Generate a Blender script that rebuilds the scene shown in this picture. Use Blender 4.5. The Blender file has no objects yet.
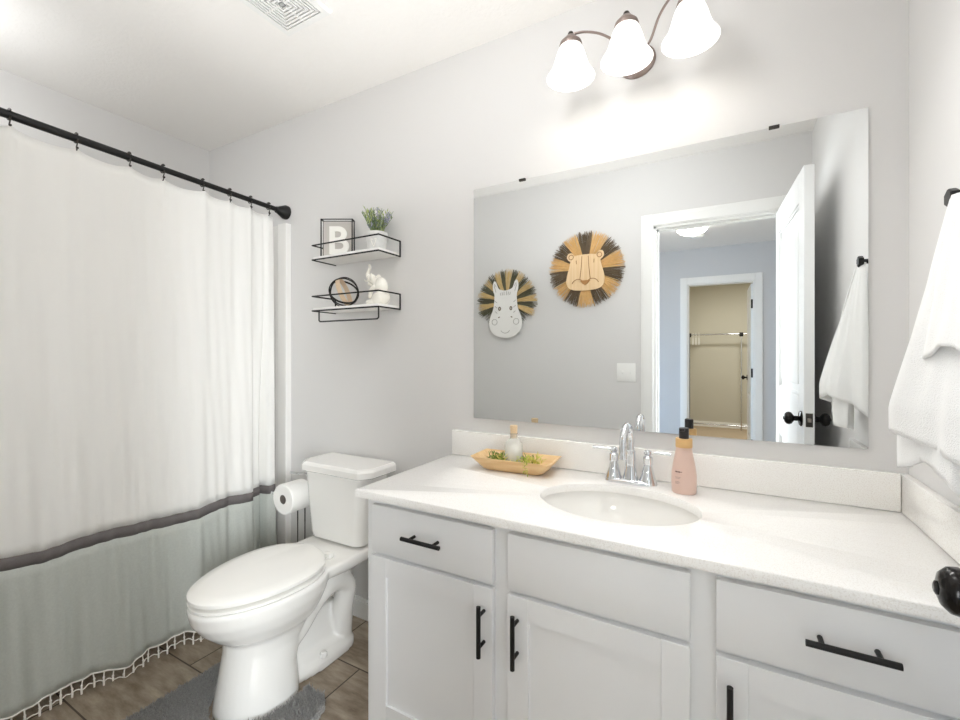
import bpy, bmesh, math, random
from math import pi, sin, cos, radians
from mathutils import Vector, Matrix

random.seed(7)
SC = bpy.context.scene
COL = SC.collection

# ------------------------------------------------------------------ camera
CAM_Y, CAM_Z = -1.54, 1.229
cam_data = bpy.data.cameras.new('camera')
cam_data.sensor_fit = 'HORIZONTAL'
cam_data.sensor_width = 36.0
cam_data.lens = 442.0 / 960.0 * 36.0
cam_data.shift_y = -5.5 / 960.0
cam_data.clip_start = 0.01
cam = bpy.data.objects.new('camera', cam_data)
cam.location = (0, CAM_Y, CAM_Z)
cam.rotation_euler = (radians(90), 0, radians(29.2))
COL.objects.link(cam)
SC.camera = cam

# ------------------------------------------------------------------ world, lights, exposure
world = bpy.data.worlds.new('world')
SC.world = world
world.use_nodes = True
world.node_tree.nodes['Background'].inputs[0].default_value = (0.75, 0.85, 1.0, 1)
world.node_tree.nodes['Background'].inputs[1].default_value = 0.3

BULB_W = 3.0            # each bulb of the vanity fixture
SHADE_E = 0.4           # glow of each glass shade
DOME_E = 9.0            # bedroom ceiling lamp
CLOSET_W = 14.0

def area(name, loc, target, sx, sy, watts, color, spread=180):
    l = bpy.data.lights.new(name, 'AREA')
    l.shape = 'RECTANGLE'; l.size = sx; l.size_y = sy
    l.energy = watts; l.color = color; l.spread = radians(spread)
    o = bpy.data.objects.new(name, l)
    o.location = loc
    d = Vector(target) - Vector(loc)
    o.rotation_euler = d.to_track_quat('-Z', 'Y').to_euler()
    COL.objects.link(o)
    return o
# right, far and left beams: fill added through the doorway, no windows built
area('right_doorway_fill', (2.25, -3.0, 1.25), (-1.9, -0.90, 0.75), 1.4, 1.7, 18, (0.92, 0.97, 1.0), 60)
area('far_doorway_fill', (-1.80, -4.13, 1.30), (-0.15, -1.0, 1.0), 1.1, 1.7, 5.5, (0.92, 0.97, 1.0), 64)
area('left_doorway_fill', (-2.95, -3.35, 1.15), (-0.2, -1.0, 1.1), 1.4, 1.9, 18, (0.92, 0.97, 1.0), 60)
area('daylight_side_window', (-2.5, -3.0, 0.7), (-0.6, -4.2, 0.5), 1.0, 1.0, 6, (0.30, 0.60, 1.0), 110)  # unseen window's bluish light on the bedroom's far wall
# unseen fill lights added to brighten ceiling, walls and tub end; no fixtures
def fill_light(name, loc, watts, r):
    l = bpy.data.lights.new(name, 'POINT'); l.energy = watts; l.color = (0.97, 0.985, 1.0); l.shadow_soft_size = r
    o = bpy.data.objects.new(name, l); o.location = loc; COL.objects.link(o)
fill_light('fill_light', (-0.45, -0.80, 2.34), 3.0, 0.10)
ul = bpy.data.lights.new('uplight_fill', 'SPOT'); ul.energy = 12; ul.color = (0.97, 0.985, 1.0); ul.spot_size = radians(130); ul.spot_blend = 1.0; ul.shadow_soft_size = 0.10
ulo = bpy.data.objects.new('uplight_fill', ul); ulo.location = (-1.0, -0.80, 1.35); ulo.rotation_euler = (pi, 0, 0); COL.objects.link(ulo)  # upward spot added to lift the ceiling, no lamp body
fill_light('tub_fill', (-2.35, -1.20, 2.20), 1.8, 0.08)  # unseen point light added to brighten the tub end

vs = SC.view_settings
vs.view_transform = 'Standard'
vs.look = 'None'
vs.gamma = 1.0
vs.use_curve_mapping = False
vs.exposure = 1.17
SC.cycles.max_bounces = 16
SC.cycles.diffuse_bounces = 10
SC.cycles.glossy_bounces = 6
SC.cycles.transmission_bounces = 8
SC.cycles.sample_clamp_indirect = 8.0
SC.cycles.caustics_reflective = True
SC.cycles.caustics_refractive = False

# ------------------------------------------------------------------ materials
def lin(c):
    c = c / 255.0
    return c / 12.92 if c <= 0.04045 else ((c + 0.055) / 1.055) ** 2.4
def rgb(r, g, b): return (lin(r), lin(g), lin(b), 1.0)

def mat(name, color, rough=0.5, metal=0.0, spec=0.5, bump=None, var=None, trans=0.0, emit=None, coat=0.0, alpha=1.0, sheen=0.0):
    """color: sRGB triple. bump=(scale, strength). var=(scale, amount) mottles the colour."""
    m = bpy.data.materials.new(name)
    m.use_nodes = True
    nt = m.node_tree
    b = nt.nodes['Principled BSDF']
    b.inputs['Base Color'].default_value = rgb(*color)
    b.inputs['Roughness'].default_value = rough
    b.inputs['Metallic'].default_value = metal
    b.inputs['Specular IOR Level'].default_value = spec
    b.inputs['Transmission Weight'].default_value = trans
    b.inputs['Coat Weight'].default_value = coat
    b.inputs['Alpha'].default_value = alpha
    b.inputs['Sheen Weight'].default_value = sheen
    tc = nt.nodes.new('ShaderNodeTexCoord')
    if emit:
        b.inputs['Emission Color'].default_value = rgb(*emit[0])
        b.inputs['Emission Strength'].default_value = emit[1]
    if bump:
        n = nt.nodes.new('ShaderNodeTexNoise')
        n.inputs['Scale'].default_value = bump[0]
        n.inputs['Detail'].default_value = 3
        nt.links.new(tc.outputs['Object'], n.inputs['Vector'])
        bp = nt.nodes.new('ShaderNodeBump')
        bp.inputs['Strength'].default_value = bump[1]
        bp.inputs['Distance'].default_value = 0.005
        nt.links.new(n.outputs['Fac'], bp.inputs['Height'])
        nt.links.new(bp.outputs['Normal'], b.inputs['Normal'])
    if var:
        n = nt.nodes.new('ShaderNodeTexNoise')
        n.inputs['Scale'].default_value = var[0]
        n.inputs['Detail'].default_value = 4
        nt.links.new(tc.outputs['Object'], n.inputs['Vector'])
        mx = nt.nodes.new('ShaderNodeMix'); mx.data_type = 'RGBA'
        nt.links.new(n.outputs['Fac'], mx.inputs['Factor'])
        a = var[1]
        mx.inputs[6].default_value = tuple(x * (1 - a) for x in rgb(*color)[:3]) + (1,)
        mx.inputs[7].default_value = tuple(min(1, x * (1 + a)) for x in rgb(*color)[:3]) + (1,)
        nt.links.new(mx.outputs[2], b.inputs['Base Color'])
    return m

M = {}
M['wall'] = mat('wall_paint', (221, 220, 219), 0.75, bump=(180, 0.06))
M['ceiling'] = mat('ceiling_paint', (245, 243, 240), 0.9, bump=(70, 0.35))
M['trim'] = mat('trim_white', (240, 240, 238), 0.35)
M['door'] = mat('door_white', (238, 239, 239), 0.32)
M['cabinet'] = mat('cabinet_white', (237, 238, 239), 0.38)
M['porcelain'] = mat('porcelain', (243, 242, 239), 0.08, coat=0.5)
M['seat'] = mat('seat_plastic', (243, 242, 238), 0.2)
M['chrome'] = mat('chrome', (225, 227, 230), 0.06, metal=1.0)
M['black'] = mat('matt_black_metal', (24, 23, 23), 0.42, metal=0.3)
M['knob_black'] = mat('gloss_black_metal', (28, 26, 25), 0.18, metal=0.6)
M['brushed'] = mat('brushed_nickel', (150, 143, 138), 0.3, metal=1.0)
M['bronze'] = mat('aged_bronze', (150, 136, 130), 0.35, metal=0.85)
M['bronze_dark'] = mat('dark_bronze', (70, 66, 62), 0.4, metal=0.7)
M['mirror'] = mat('mirror_silver', (238, 240, 240), 0.0, metal=1.0)
M['mirror_edge'] = mat('mirror_edge', (185, 192, 190), 0.15, metal=0.6)
M['cloth_white'] = mat('linen_white', (240, 239, 236), 0.9, bump=(420, 0.12), sheen=0.2)
M['cloth_band'] = mat('linen_charcoal', (112, 107, 106), 0.9, bump=(420, 0.2), var=(160, 0.12))
M['cloth_grey'] = mat('linen_sage_grey', (194, 198, 192), 0.9, bump=(420, 0.2), var=(150, 0.10))
M['fringe'] = mat('cotton_cord', (246, 243, 237), 0.9)
M['liner'] = mat('liner_fabric', (226, 222, 216), 0.6)
M['acrylic'] = mat('tub_acrylic', (240, 239, 236), 0.2)
M['towel'] = mat('terry_white', (248, 248, 247), 0.95, bump=(520, 0.55), sheen=0.3)
M['paper'] = mat('toilet_paper', (244, 243, 240), 0.9, bump=(200, 0.1))
M['paper_core'] = mat('card_core', (120, 112, 104), 0.9)
M['shelf_white'] = mat('shelf_white', (242, 241, 238), 0.5)
M['backing'] = mat('frame_backing', (196, 191, 186), 0.6)
M['letter'] = mat('letter_white', (246, 244, 238), 0.6)
M['pot'] = mat('pot_grey_white', (222, 222, 220), 0.7, var=(60, 0.14))
M['leaf'] = mat('leaf_green', (118, 136, 96), 0.7)
M['leaf_light'] = mat('leaf_light_green', (176, 188, 122), 0.7)
M['leaf_grey'] = mat('leaf_dusky_green', (140, 150, 138), 0.7)
M['lavender'] = mat('lavender_bud', (168, 168, 186), 0.8)
M['ceramic'] = mat('ceramic_ivory', (246, 243, 234), 0.25)
M['pale_wood'] = mat('pale_wood', (214, 190, 162), 0.6, var=(40, 0.1))
M['soap'] = mat('rose_plastic', (224, 194, 180), 0.35)
M['collar'] = mat('bamboo_collar', (222, 180, 122), 0.5, var=(50, 0.06))
M['pump'] = mat('pump_black', (38, 34, 33), 0.35)
M['ink'] = mat('ink_brown', (120, 84, 78), 0.6)
M['cork'] = mat('cork', (222, 196, 160), 0.8, var=(220, 0.15))
M['sand'] = mat('white_salt', (246, 245, 240), 0.9, bump=(150, 0.3))
M['moss'] = mat('moss_green', (146, 168, 66), 0.8)
M['moss_dark'] = mat('moss_dark_green', (104, 132, 58), 0.8)
M['moss_yellow'] = mat('moss_yellow_green', (200, 198, 96), 0.8)
M['straw'] = mat('straw_tan', (232, 194, 134), 0.8, var=(60, 0.15))
M['straw_pale'] = mat('straw_pale', (222, 196, 142), 0.8, var=(60, 0.15))
M['straw_dark'] = mat('straw_dark', (118, 102, 82), 0.85, var=(60, 0.2))
M['straw_olive'] = mat('straw_olive_dark', (108, 106, 86), 0.85, var=(60, 0.2))
M['zebra_white'] = mat('painted_white_wood', (243, 242, 239), 0.6)
M['line_grey'] = mat('engraved_grey', (176, 174, 170), 0.8)
M['line_dark'] = mat('painted_dark_marks', (120, 104, 84), 0.8)
M['line_brown'] = mat('engraved_brown', (158, 112, 66), 0.8)
M['nose'] = mat('nose_brown', (178, 130, 78), 0.7)
M['plate'] = mat('switch_white', (244, 244, 242), 0.35)
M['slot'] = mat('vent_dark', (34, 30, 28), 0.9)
M['bedroom'] = mat('bedroom_paint', (208, 210, 213), 0.8)
M['closet'] = mat('closet_paint', (198, 194, 180), 0.85)
M['carpet'] = mat('carpet_tan', (184, 166, 142), 1.0, bump=(260, 0.6), var=(120, 0.12))
M['rug'] = mat('rug_grey', (168, 167, 165), 1.0, var=(210, 0.55))
M['hanger'] = mat('hanger_white', (242, 242, 240), 0.4)

# lamp glass (gives off light), bulbs, dome
M['shade'] = mat('lamp_glass', (250, 249, 246), 0.4, emit=((255, 254, 251), SHADE_E))
M['bulb'] = mat('lamp_bulb', (255, 250, 240), 0.3, emit=((255, 252, 246), 6.0))
M['dome'] = mat('dome_glass', (250, 250, 248), 0.4, emit=((255, 250, 242), DOME_E))

def wood_mat(name, base, dark, scale=(60, 6, 6), rough=0.5):
    m = bpy.data.materials.new(name); m.use_nodes = True
    nt = m.node_tree; b = nt.nodes['Principled BSDF']
    tc = nt.nodes.new('ShaderNodeTexCoord'); mp = nt.nodes.new('ShaderNodeMapping')
    mp.inputs['Scale'].default_value = scale
    n = nt.nodes.new('ShaderNodeTexNoise'); n.inputs['Scale'].default_value = 1.0; n.inputs['Detail'].default_value = 5
    r = nt.nodes.new('ShaderNodeValToRGB')
    r.color_ramp.elements[0].color = rgb(*dark); r.color_ramp.elements[0].position = 0.3
    r.color_ramp.elements[1].color = rgb(*base); r.color_ramp.elements[1].position = 0.6
    nt.links.new(tc.outputs['Object'], mp.inputs['Vector']); nt.links.new(mp.outputs[0], n.inputs['Vector'])
    nt.links.new(n.outputs['Fac'], r.inputs['Fac']); nt.links.new(r.outputs[0], b.inputs['Base Color'])
    b.inputs['Roughness'].default_value = rough
    return m
M['lion_wood'] = wood_mat('lion_wood', (236, 206, 164), (224, 188, 142), (70, 10, 3))
M['tray_wood'] = wood_mat('tray_wood', (232, 200, 152), (214, 176, 124), (5, 60, 40))

def quartz_mat(name, base, fleck, amount):
    m = bpy.data.materials.new(name); m.use_nodes = True
    nt = m.node_tree; b = nt.nodes['Principled BSDF']
    tc = nt.nodes.new('ShaderNodeTexCoord')
    n = nt.nodes.new('ShaderNodeTexNoise'); n.inputs['Scale'].default_value = 420; n.inputs['Detail'].default_value = 2
    r = nt.nodes.new('ShaderNodeValToRGB')
    r.color_ramp.elements[0].color = rgb(*fleck); r.color_ramp.elements[0].position = 0.36
    r.color_ramp.elements[1].color = rgb(*base); r.color_ramp.elements[1].position = 0.36 + amount
    nt.links.new(tc.outputs['Object'], n.inputs['Vector']); nt.links.new(n.outputs['Fac'], r.inputs['Fac'])
    nt.links.new(r.outputs[0], b.inputs['Base Color'])
    b.inputs['Roughness'].default_value = 0.22
    return m
M['quartz'] = quartz_mat('quartz_top', (247, 246, 244), (236, 233, 229), 0.12)
M['quartz_splash'] = quartz_mat('quartz_splash', (248, 247, 244), (234, 230, 225), 0.14)

def tile_mat():
    m = bpy.data.materials.new('floor_tile'); m.use_nodes = True
    nt = m.node_tree; b = nt.nodes['Principled BSDF']; L = nt.links.new
    def math_(op, a, bb=None):
        n = nt.nodes.new('ShaderNodeMath'); n.operation = op
        for i, v in enumerate((a, bb)):
            if v is None: continue
            if isinstance(v, (int, float)): n.inputs[i].default_value = v
            else: L(v, n.inputs[i])
        return n.outputs[0]
    tc = nt.nodes.new('ShaderNodeTexCoord'); sp = nt.nodes.new('ShaderNodeSeparateXYZ')
    L(tc.outputs['Object'], sp.inputs[0])
    H, W = 0.314, 0.60
    v = math_('DIVIDE', math_('ADD', sp.outputs['Y'], 0.262 + H * 20), H)
    row = math_('FLOOR', v)
    fv = math_('FRACT', v)
    # row 20 (next to the wall) has joints at x=-1.453, each row towards the door shifts by 0.2
    u = math_('DIVIDE', math_('ADD', math_('ADD', sp.outputs['X'], 1.453 + W * 30), math_('MULTIPLY', math_('SUBTRACT', row, 20.0), 0.2)), W)
    colm = math_('FLOOR', u); fu = math_('FRACT', u)
    g = 0.0028
    gx = math_('LESS_THAN', math_('MULTIPLY', math_('MINIMUM', fu, math_('SUBTRACT', 1.0, fu)), W), g)
    gy = math_('LESS_THAN', math_('MULTIPLY', math_('MINIMUM', fv, math_('SUBTRACT', 1.0, fv)), H), g)
    grout = math_('MAXIMUM', gx, gy)
    cmb = nt.nodes.new('ShaderNodeCombineXYZ'); L(colm, cmb.inputs[0]); L(row, cmb.inputs[1])
    wn = nt.nodes.new('ShaderNodeTexWhiteNoise'); wn.noise_dimensions = '2D'; L(cmb.outputs[0], wn.inputs['Vector'])
    mp = nt.nodes.new('ShaderNodeMapping'); mp.inputs['Scale'].default_value = (7, 26, 1); L(tc.outputs['Object'], mp.inputs['Vector'])
    add = nt.nodes.new('ShaderNodeVectorMath'); add.operation = 'ADD'; L(mp.outputs[0], add.inputs[0]); L(wn.outputs['Color'], add.inputs[1])
    n = nt.nodes.new('ShaderNodeTexNoise'); n.inputs['Scale'].default_value = 1.0; n.inputs['Detail'].default_value = 7; n.inputs['Roughness'].default_value = 0.65
    L(add.outputs[0], n.inputs['Vector'])
    r = nt.nodes.new('ShaderNodeValToRGB')
    r.color_ramp.elements[0].color = rgb(118, 103, 87); r.color_ramp.elements[0].position = 0.3
    r.color_ramp.elements[1].color = rgb(182, 168, 149); r.color_ramp.elements[1].position = 0.72
    L(n.outputs['Fac'], r.inputs['Fac'])
    mx = nt.nodes.new('ShaderNodeMix'); mx.data_type = 'RGBA'
    L(grout, mx.inputs['Factor']); L(r.outputs[0], mx.inputs[6]); mx.inputs[7].default_value = rgb(74, 62, 52)
    L(mx.outputs[2], b.inputs['Base Color'])
    b.inputs['Roughness'].default_value = 0.42
    bp = nt.nodes.new('ShaderNodeBump'); bp.inputs['Strength'].default_value = 0.4; bp.inputs['Distance'].default_value = 0.002
    L(math_('SUBTRACT', 1.0, grout), bp.inputs['Height']); L(bp.outputs[0], b.inputs['Normal'])
    return m
M['tile'] = tile_mat()

# ------------------------------------------------------------------ mesh helpers
def thing(name, label, cat, loc=(0, 0, 0), group=None):
    o = bpy.data.objects.new(name, None)
    o.location = loc; o.empty_display_size = 0.05
    COL.objects.link(o)
    o['label'] = label; o['category'] = cat
    if group: o['group'] = group
    return o

def tag(o, label, cat, group=None, kind=None):
    o['label'] = label; o['category'] = cat
    if group: o['group'] = group
    if kind: o['kind'] = kind
    return o

def origin_of(p):
    v = Vector((0, 0, 0))
    while p is not None:
        v = v + p.location; p = p.parent
    return v

class MB:
    """collects shapes (world coordinates) and links them as one mesh object"""
    def __init__(self): self.bm = bmesh.new()
    def add(self, verts, faces):
        vs_ = [self.bm.verts.new(v) for v in verts]
        for f in faces:
            try: self.bm.faces.new([vs_[i] for i in f])
            except ValueError: pass
        return vs_
    def box(self, x0, x1, y0, y1, z0, z1, bev=0.0, seg=2, mtx=None):
        t = bmesh.new()
        bmesh.ops.create_cube(t, size=1.0)
        for v in t.verts:
            v.co = Vector(((x0 + x1) / 2 + v.co.x * (x1 - x0), (y0 + y1) / 2 + v.co.y * (y1 - y0), (z0 + z1) / 2 + v.co.z * (z1 - z0)))
        if bev > 0:
            bmesh.ops.bevel(t, geom=list(t.edges), offset=bev, segments=seg, profile=0.5, affect='EDGES')
        if mtx: bmesh.ops.transform(t, matrix=mtx, verts=t.verts)
        t.verts.index_update()
        self.add([v.co.copy() for v in t.verts], [[v.index for v in f.verts] for f in t.faces])
        t.free(); return self
    def lathe(self, cx, cy, prof, n=32, caps=(True, True), mtx=None, sx=1.0, sy=1.0):
        """prof: list of (radius, z)"""
        V, F = [], []
        for r, z in prof:
            for k in range(n):
                a = 2 * pi * k / n
                p = Vector((cx + r * cos(a) * sx, cy + r * sin(a) * sy, z))
                V.append(mtx @ p if mtx else p)
        m = len(prof)
        for i in range(m - 1):
            for k in range(n):
                F.append((i * n + k, i * n + (k + 1) % n, (i + 1) * n + (k + 1) % n, (i + 1) * n + k))
        if caps[0]: F.append(tuple(reversed(range(n))))
        if caps[1]: F.append(tuple((m - 1) * n + k for k in range(n)))
        self.add(V, F); return self
    def tube(self, pts, r, n=8, closed=False, caps=True):
        pts = [Vector(p) for p in pts]
        m = len(pts)
        rs = r if isinstance(r, (list, tuple)) else [r] * m
        V, F = [], []
        prev = None
        for i, p in enumerate(pts):
            if closed: t = pts[(i + 1) % m] - pts[i - 1]
            elif i == 0: t = pts[1] - p
            elif i == m - 1: t = p - pts[i - 1]
            else: t = (pts[i + 1] - p).normalized() + (p - pts[i - 1]).normalized()
            if t.length < 1e-9: t = Vector((0, 0, 1))
            t.normalize()
            if prev is None:
                a = Vector((0, 0, 1)) if abs(t.z) < 0.9 else Vector((1, 0, 0))
                nrm = t.cross(a).normalized()
            else:
                nrm = (prev - t * prev.dot(t))
                if nrm.length < 1e-6: nrm = t.orthogonal()
                nrm.normalize()
            prev = nrm
            bn = t.cross(nrm)
            for k in range(n):
                a = 2 * pi * k / n
                V.append(p + (nrm * cos(a) + bn * sin(a)) * rs[i])
        rng = m if closed else m - 1
        for i in range(rng):
            j = (i + 1) % m
            for k in range(n):
                F.append((i * n + k, i * n + (k + 1) % n, j * n + (k + 1) % n, j * n + k))
        if caps and not closed:
            F.append(tuple(reversed(range(n)))); F.append(tuple((m - 1) * n + k for k in range(n)))
        self.add(V, F); return self
    def loft(self, rings, caps=(True, True)):
        n = len(rings[0]); V = [p for r in rings for p in r]; F = []
        for i in range(len(rings) - 1):
            for k in range(n):
                F.append((i * n + k, i * n + (k + 1) % n, (i + 1) * n + (k + 1) % n, (i + 1) * n + k))
        if caps[0]: F.append(tuple(reversed(range(n))))
        if caps[1]: F.append(tuple((len(rings) - 1) * n + k for k in range(n)))
        self.add(V, F); return self
    def grid(self, rows):
        """rows: list of equal-length point lists; open sheet"""
        n = len(rows[0]); V = [p for r in rows for p in r]; F = []
        for i in range(len(rows) - 1):
            for k in range(n - 1):
                F.append((i * n + k, i * n + k + 1, (i + 1) * n + k + 1, (i + 1) * n + k))
        self.add(V, F); return self
    def ball(self, c, r, mtx=None, u=16, v=10):
        """r: radius or (rx, ry, rz)"""
        if not isinstance(r, (tuple, list)): r = (r, r, r)
        t = bmesh.new()
        bmesh.ops.create_uvsphere(t, u_segments=u, v_segments=v, radius=1.0)
        for w in t.verts:
            p = Vector((w.co.x * r[0], w.co.y * r[1], w.co.z * r[2]))
            if mtx: p = mtx @ p
            w.co = p + Vector(c)
        t.verts.index_update()
        self.add([w.co.copy() for w in t.verts], [[w.index for w in f.verts] for f in t.faces])
        t.free(); return self
    def prism(self, outline, d0, d1, place):
        """outline of 2-D points, extruded d0..d1; place(a, b, d) -> 3-D point"""
        n = len(outline)
        V = [place(a, b, d0) for a, b in outline] + [place(a, b, d1) for a, b in outline]
        F = [tuple(range(n)), tuple(reversed(range(n, 2 * n)))]
        F += [(i, i + n, (i + 1) % n + n, (i + 1) % n) for i in range(n)]
        self.add(V, F); return self
    def build(self, name, material, parent=None, smooth=38, kind=None):
        off = origin_of(parent) if parent is not None else Vector((0, 0, 0))
        bmesh.ops.recalc_face_normals(self.bm, faces=self.bm.faces)
        if off.length: bmesh.ops.translate(self.bm, vec=-off, verts=self.bm.verts)
        me = bpy.data.meshes.new(name)
        self.bm.to_mesh(me); self.bm.free()
        me.materials.append(material)
        if smooth:
            for p in me.polygons: p.use_smooth = True
            me.set_sharp_from_angle(angle=radians(smooth))
        o = bpy.data.objects.new(name, me)
        COL.objects.link(o)
        if parent is not None: o.parent = parent
        if kind: o['kind'] = kind
        return o

def sub(parent_mesh_obj):  # sub-part meshes are in world coordinates too
    return parent_mesh_obj

def struct(name, mb, material, smooth=0): return mb.build(name, material, None, smooth, 'structure')

def smooth_path(pts, n=6):
    """Catmull-Rom through pts"""
    P = [Vector(p) for p in pts]; P = [P[0] * 2 - P[1]] + P + [P[-1] * 2 - P[-2]]
    out = []
    for i in range(1, len(P) - 2):
        for k in range(n):
            t = k / n
            a, b, c, d = P[i - 1], P[i], P[i + 1], P[i + 2]
            out.append(0.5 * ((2 * b) + (c - a) * t + (2 * a - 5 * b + 4 * c - d) * t * t + (3 * b - a - 3 * c + d) * t ** 3))
    out.append(P[-2].copy())
    return out

def ss(t):
    t = max(0.0, min(1.0, t)); return t * t * (3 - 2 * t)

def boolean_free_round(name): pass

# ================================================================== SETTING
XL, XR = -2.74, 0.411          # bathroom side walls
YF = -1.50                     # bathroom face of the doorway wall
ZC = 2.463                     # ceiling height
DX0, DX1, DH = -0.41, 0.285, 2.05   # doorway opening

struct('floor', MB().box(XL - .1, XR + .1, YF - .06, 0.1, -0.05, 0.0), M['tile'])
struct('ceiling', MB().box(XL - .1, XR + .1, YF - .12, 0.1, ZC, ZC + .05), M['ceiling'])
struct('wall_back', MB().box(XL - .1, XR + .1, 0.0, 0.1, 0, ZC), M['wall'])
struct('wall_left', MB().box(XL - .1, XL, YF - .12, 0.0, 0, ZC), M['wall'])
struct('wall_right', MB().box(XR, XR + .1, YF - .12, 0.0, 0, ZC), M['wall'])
w = MB()
w.box(XL, DX0, YF - .12, YF, 0, ZC); w.box(DX1, XR, YF - .12, YF, 0, ZC); w.box(DX0, DX1, YF - .12, YF, DH, ZC)
struct('wall_front', w, M['wall'])

# baseboards
def baseboard(name, x0, x1, y0, y1):
    b = MB(); b.box(x0, x1, y0, y1, 0, 0.078, 0.0)
    if (x1 - x0) > (y1 - y0): b.box(x0, x1, y0 + .004 if y1 == 0 else y0, y1 if y1 == 0 else y1 - .004, 0.078, 0.092, 0.002)
    else: b.box(x0, x1, y0, y1, 0.078, 0.092, 0.002)
    struct(name, b, M['trim'])
baseboard('baseboard_back', -1.985, -0.945, -0.014, 0.0)
baseboard('baseboard_front', -1.95, DX0 - .08, YF, YF + .014)

# bathroom doorway casing and jamb
def casing(name, x0, x1, h, y, face, mtl):
    """face=+1: casing on the +y side of y; -1: on the -y side"""
    b = MB(); w_ = 0.078
    def slab(xa, xb, za, zb):
        for (d, ins) in ((0.011, 0.0), (0.017, 0.018)):
            ya, yb = (y, y + d * face) if face > 0 else (y + d * face, y)
            if zb - za > xb - xa: b.box(xa + (ins if xa < x0 - .01 and xa < (x0 + x1) / 2 else ins * .3), xb - ins * .3, ya, yb, za, zb, 0.002)
            else: b.box(xa, xb, ya, yb, za + ins * .3, zb - ins, 0.002)
    slab(x0 - w_, x0, 0, h + w_); slab(x1, x1 + w_, 0, h + w_); slab(x0, x1, h, h + w_)
    struct(name, b, mtl)
casing('trim_1', DX0, DX1 - .018, DH, YF, 1, M['trim'])
casing('trim_2', DX0, DX1, DH, YF - .12, -1, M['trim'])
j = MB()
j.box(DX0, DX0 + .012, YF - .12, YF, 0, DH); j.box(DX1 - .012, DX1, YF - .12, YF, 0, DH); j.box(DX0, DX1, YF - .12, YF, DH - .012, DH)
j.box(DX0 + .012, DX0 + .022, YF - .08, YF - .045, 0, DH - .012); j.box(DX0, DX1, YF - .08, YF - .045, DH - .022, DH - .012)
struct('trim_3', j, M['trim'])

# panelled door leaf builder: leaf along local x from the hinge (0) to width, thickness in y, two panels
def door_leaf(name, width, height, th, panels, mtx, mtl):
    b = MB(); st = 0.105
    b.box(0, st, -th / 2, th / 2, 0.01, height, 0.002, 1, mtx); b.box(width - st, width, -th / 2, th / 2, 0.01, height, 0.002, 1, mtx)
    zs = [0.01] + [z for p in panels for z in p] + [height]
    for i in range(0, len(zs), 2): b.box(st, width - st, -th / 2, th / 2, zs[i], zs[i + 1], 0.0, 1, mtx)
    for z0, z1 in panels:
        b.box(st, width - st, -th / 2 + .010, th / 2 - .010, z0, z1, 0.0, 1, mtx)
        for s in (-1, 1):   # sloped moulding round the panel and raised field
            ya, yb = s * (th / 2 - .010), s * (th / 2 - .001)
            b.box(st + .045, width - st - .045, min(ya, yb), max(ya, yb - s * .003), z0 + .045, z1 - .045, 0.003, 1, mtx)
            for (xa, xb, za, zb) in ((st, st + .014, z0, z1), (width - st - .014, width - st, z0, z1), (st, width - st, z0, z0 + .014), (st, width - st, z1 - .014, z1)):
                b.box(xa, xb, min(ya, yb - s * .003), max(ya, yb - s * .003), za, zb, 0.002, 1, mtx)
    o = b.build(name, mtl, None, 30, 'structure')
    return o

DOOR_ANG = radians(86.8)    # opened a little past square to its wall
door_mtx = Matrix.Translation((0.262, YF + .008, 0)) @ Matrix.Rotation(DOOR_ANG, 4, 'Z')
door1 = door_leaf('door_1', 0.720, DH - .02, 0.038, [(0.24, 0.80), (1.05, 1.90)], door_mtx, M['door'])
def knob_set(leaf, mtx, along, z, th, prefix=''):
    for s in (-1, 1):
        R = mtx @ Matrix.Translation((along, s * th / 2, z)) @ Matrix.Rotation(-s * pi / 2, 4, 'X')
        k = MB(); k.lathe(0, 0, [(0.033, 0.0), (0.033, 0.004), (0.027, 0.008)], 28, mtx=R)
        k.build('knob_rose', M['knob_black'], leaf)
        k = MB(); k.lathe(0, 0, [(0.011, 0.006), (0.011, 0.026), (0.016, 0.030), (0.0245, 0.036), (0.0275, 0.044), (0.026, 0.053), (0.019, 0.060), (0.010, 0.063)], 28, mtx=R)
        k.lathe(0, 0, [(0.008, 0.062), (0.008, 0.0645), (0.005, 0.066)], 20, mtx=R)
        k.build('door_handle', M['knob_black'], leaf)
knob_set(door1, door_mtx, 0.672, 0.952, 0.038)
lp = MB(); lp.box(0.7205, 0.7225, -0.0125, 0.0125, 0.923, 0.981, 0.0008, 1, door_mtx); lp.build('latch_plate', M['bronze_dark'], door1)
lb = MB(); lb.box(0.7215, 0.729, -0.007, 0.007, 0.943, 0.961, 0.002, 1, door_mtx); lb.build('latch_bolt', M['brushed'], door1)
for hz in (0.22, 1.02, 1.82):
    h = MB(); h.lathe(0, 0, [(0.007, hz - .045), (0.007, hz + .045)], 12, mtx=Matrix.Translation((0.287, YF + .012, 0))); h.build('hinge', M['black'], door1)

# ------------------------------------------------------------------ bedroom and closet seen in the mirror
BX0, BX1, BY = -3.0, 2.3, -4.2
KX0, KX1, KY = -0.75, 1.2, -6.95
CX0, CX1 = -0.405, 0.265
struct('floor_bedroom', MB().box(BX0 - .1, BX1 + .1, KY - .1, YF - .06, -0.05, 0.002), M['carpet'])
struct('ceiling_bedroom', MB().box(BX0 - .1, BX1 + .1, KY - .1, YF - .12, ZC, ZC + .05), M['ceiling'])
struct('wall_bedroom_left', MB().box(BX0 - .1, BX0, BY, YF - .12, 0, ZC), M['bedroom'])
struct('wall_bedroom_right', MB().box(BX1, BX1 + .1, BY, YF - .12, 0, ZC), M['bedroom'])
w = MB(); w.box(BX0 - .1, XL, YF - .12, YF - .02, 0, ZC); w.box(XR, BX1 + .1, YF - .12, YF - .02, 0, ZC)
struct('wall_bedroom_near', w, M['bedroom'])
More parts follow.
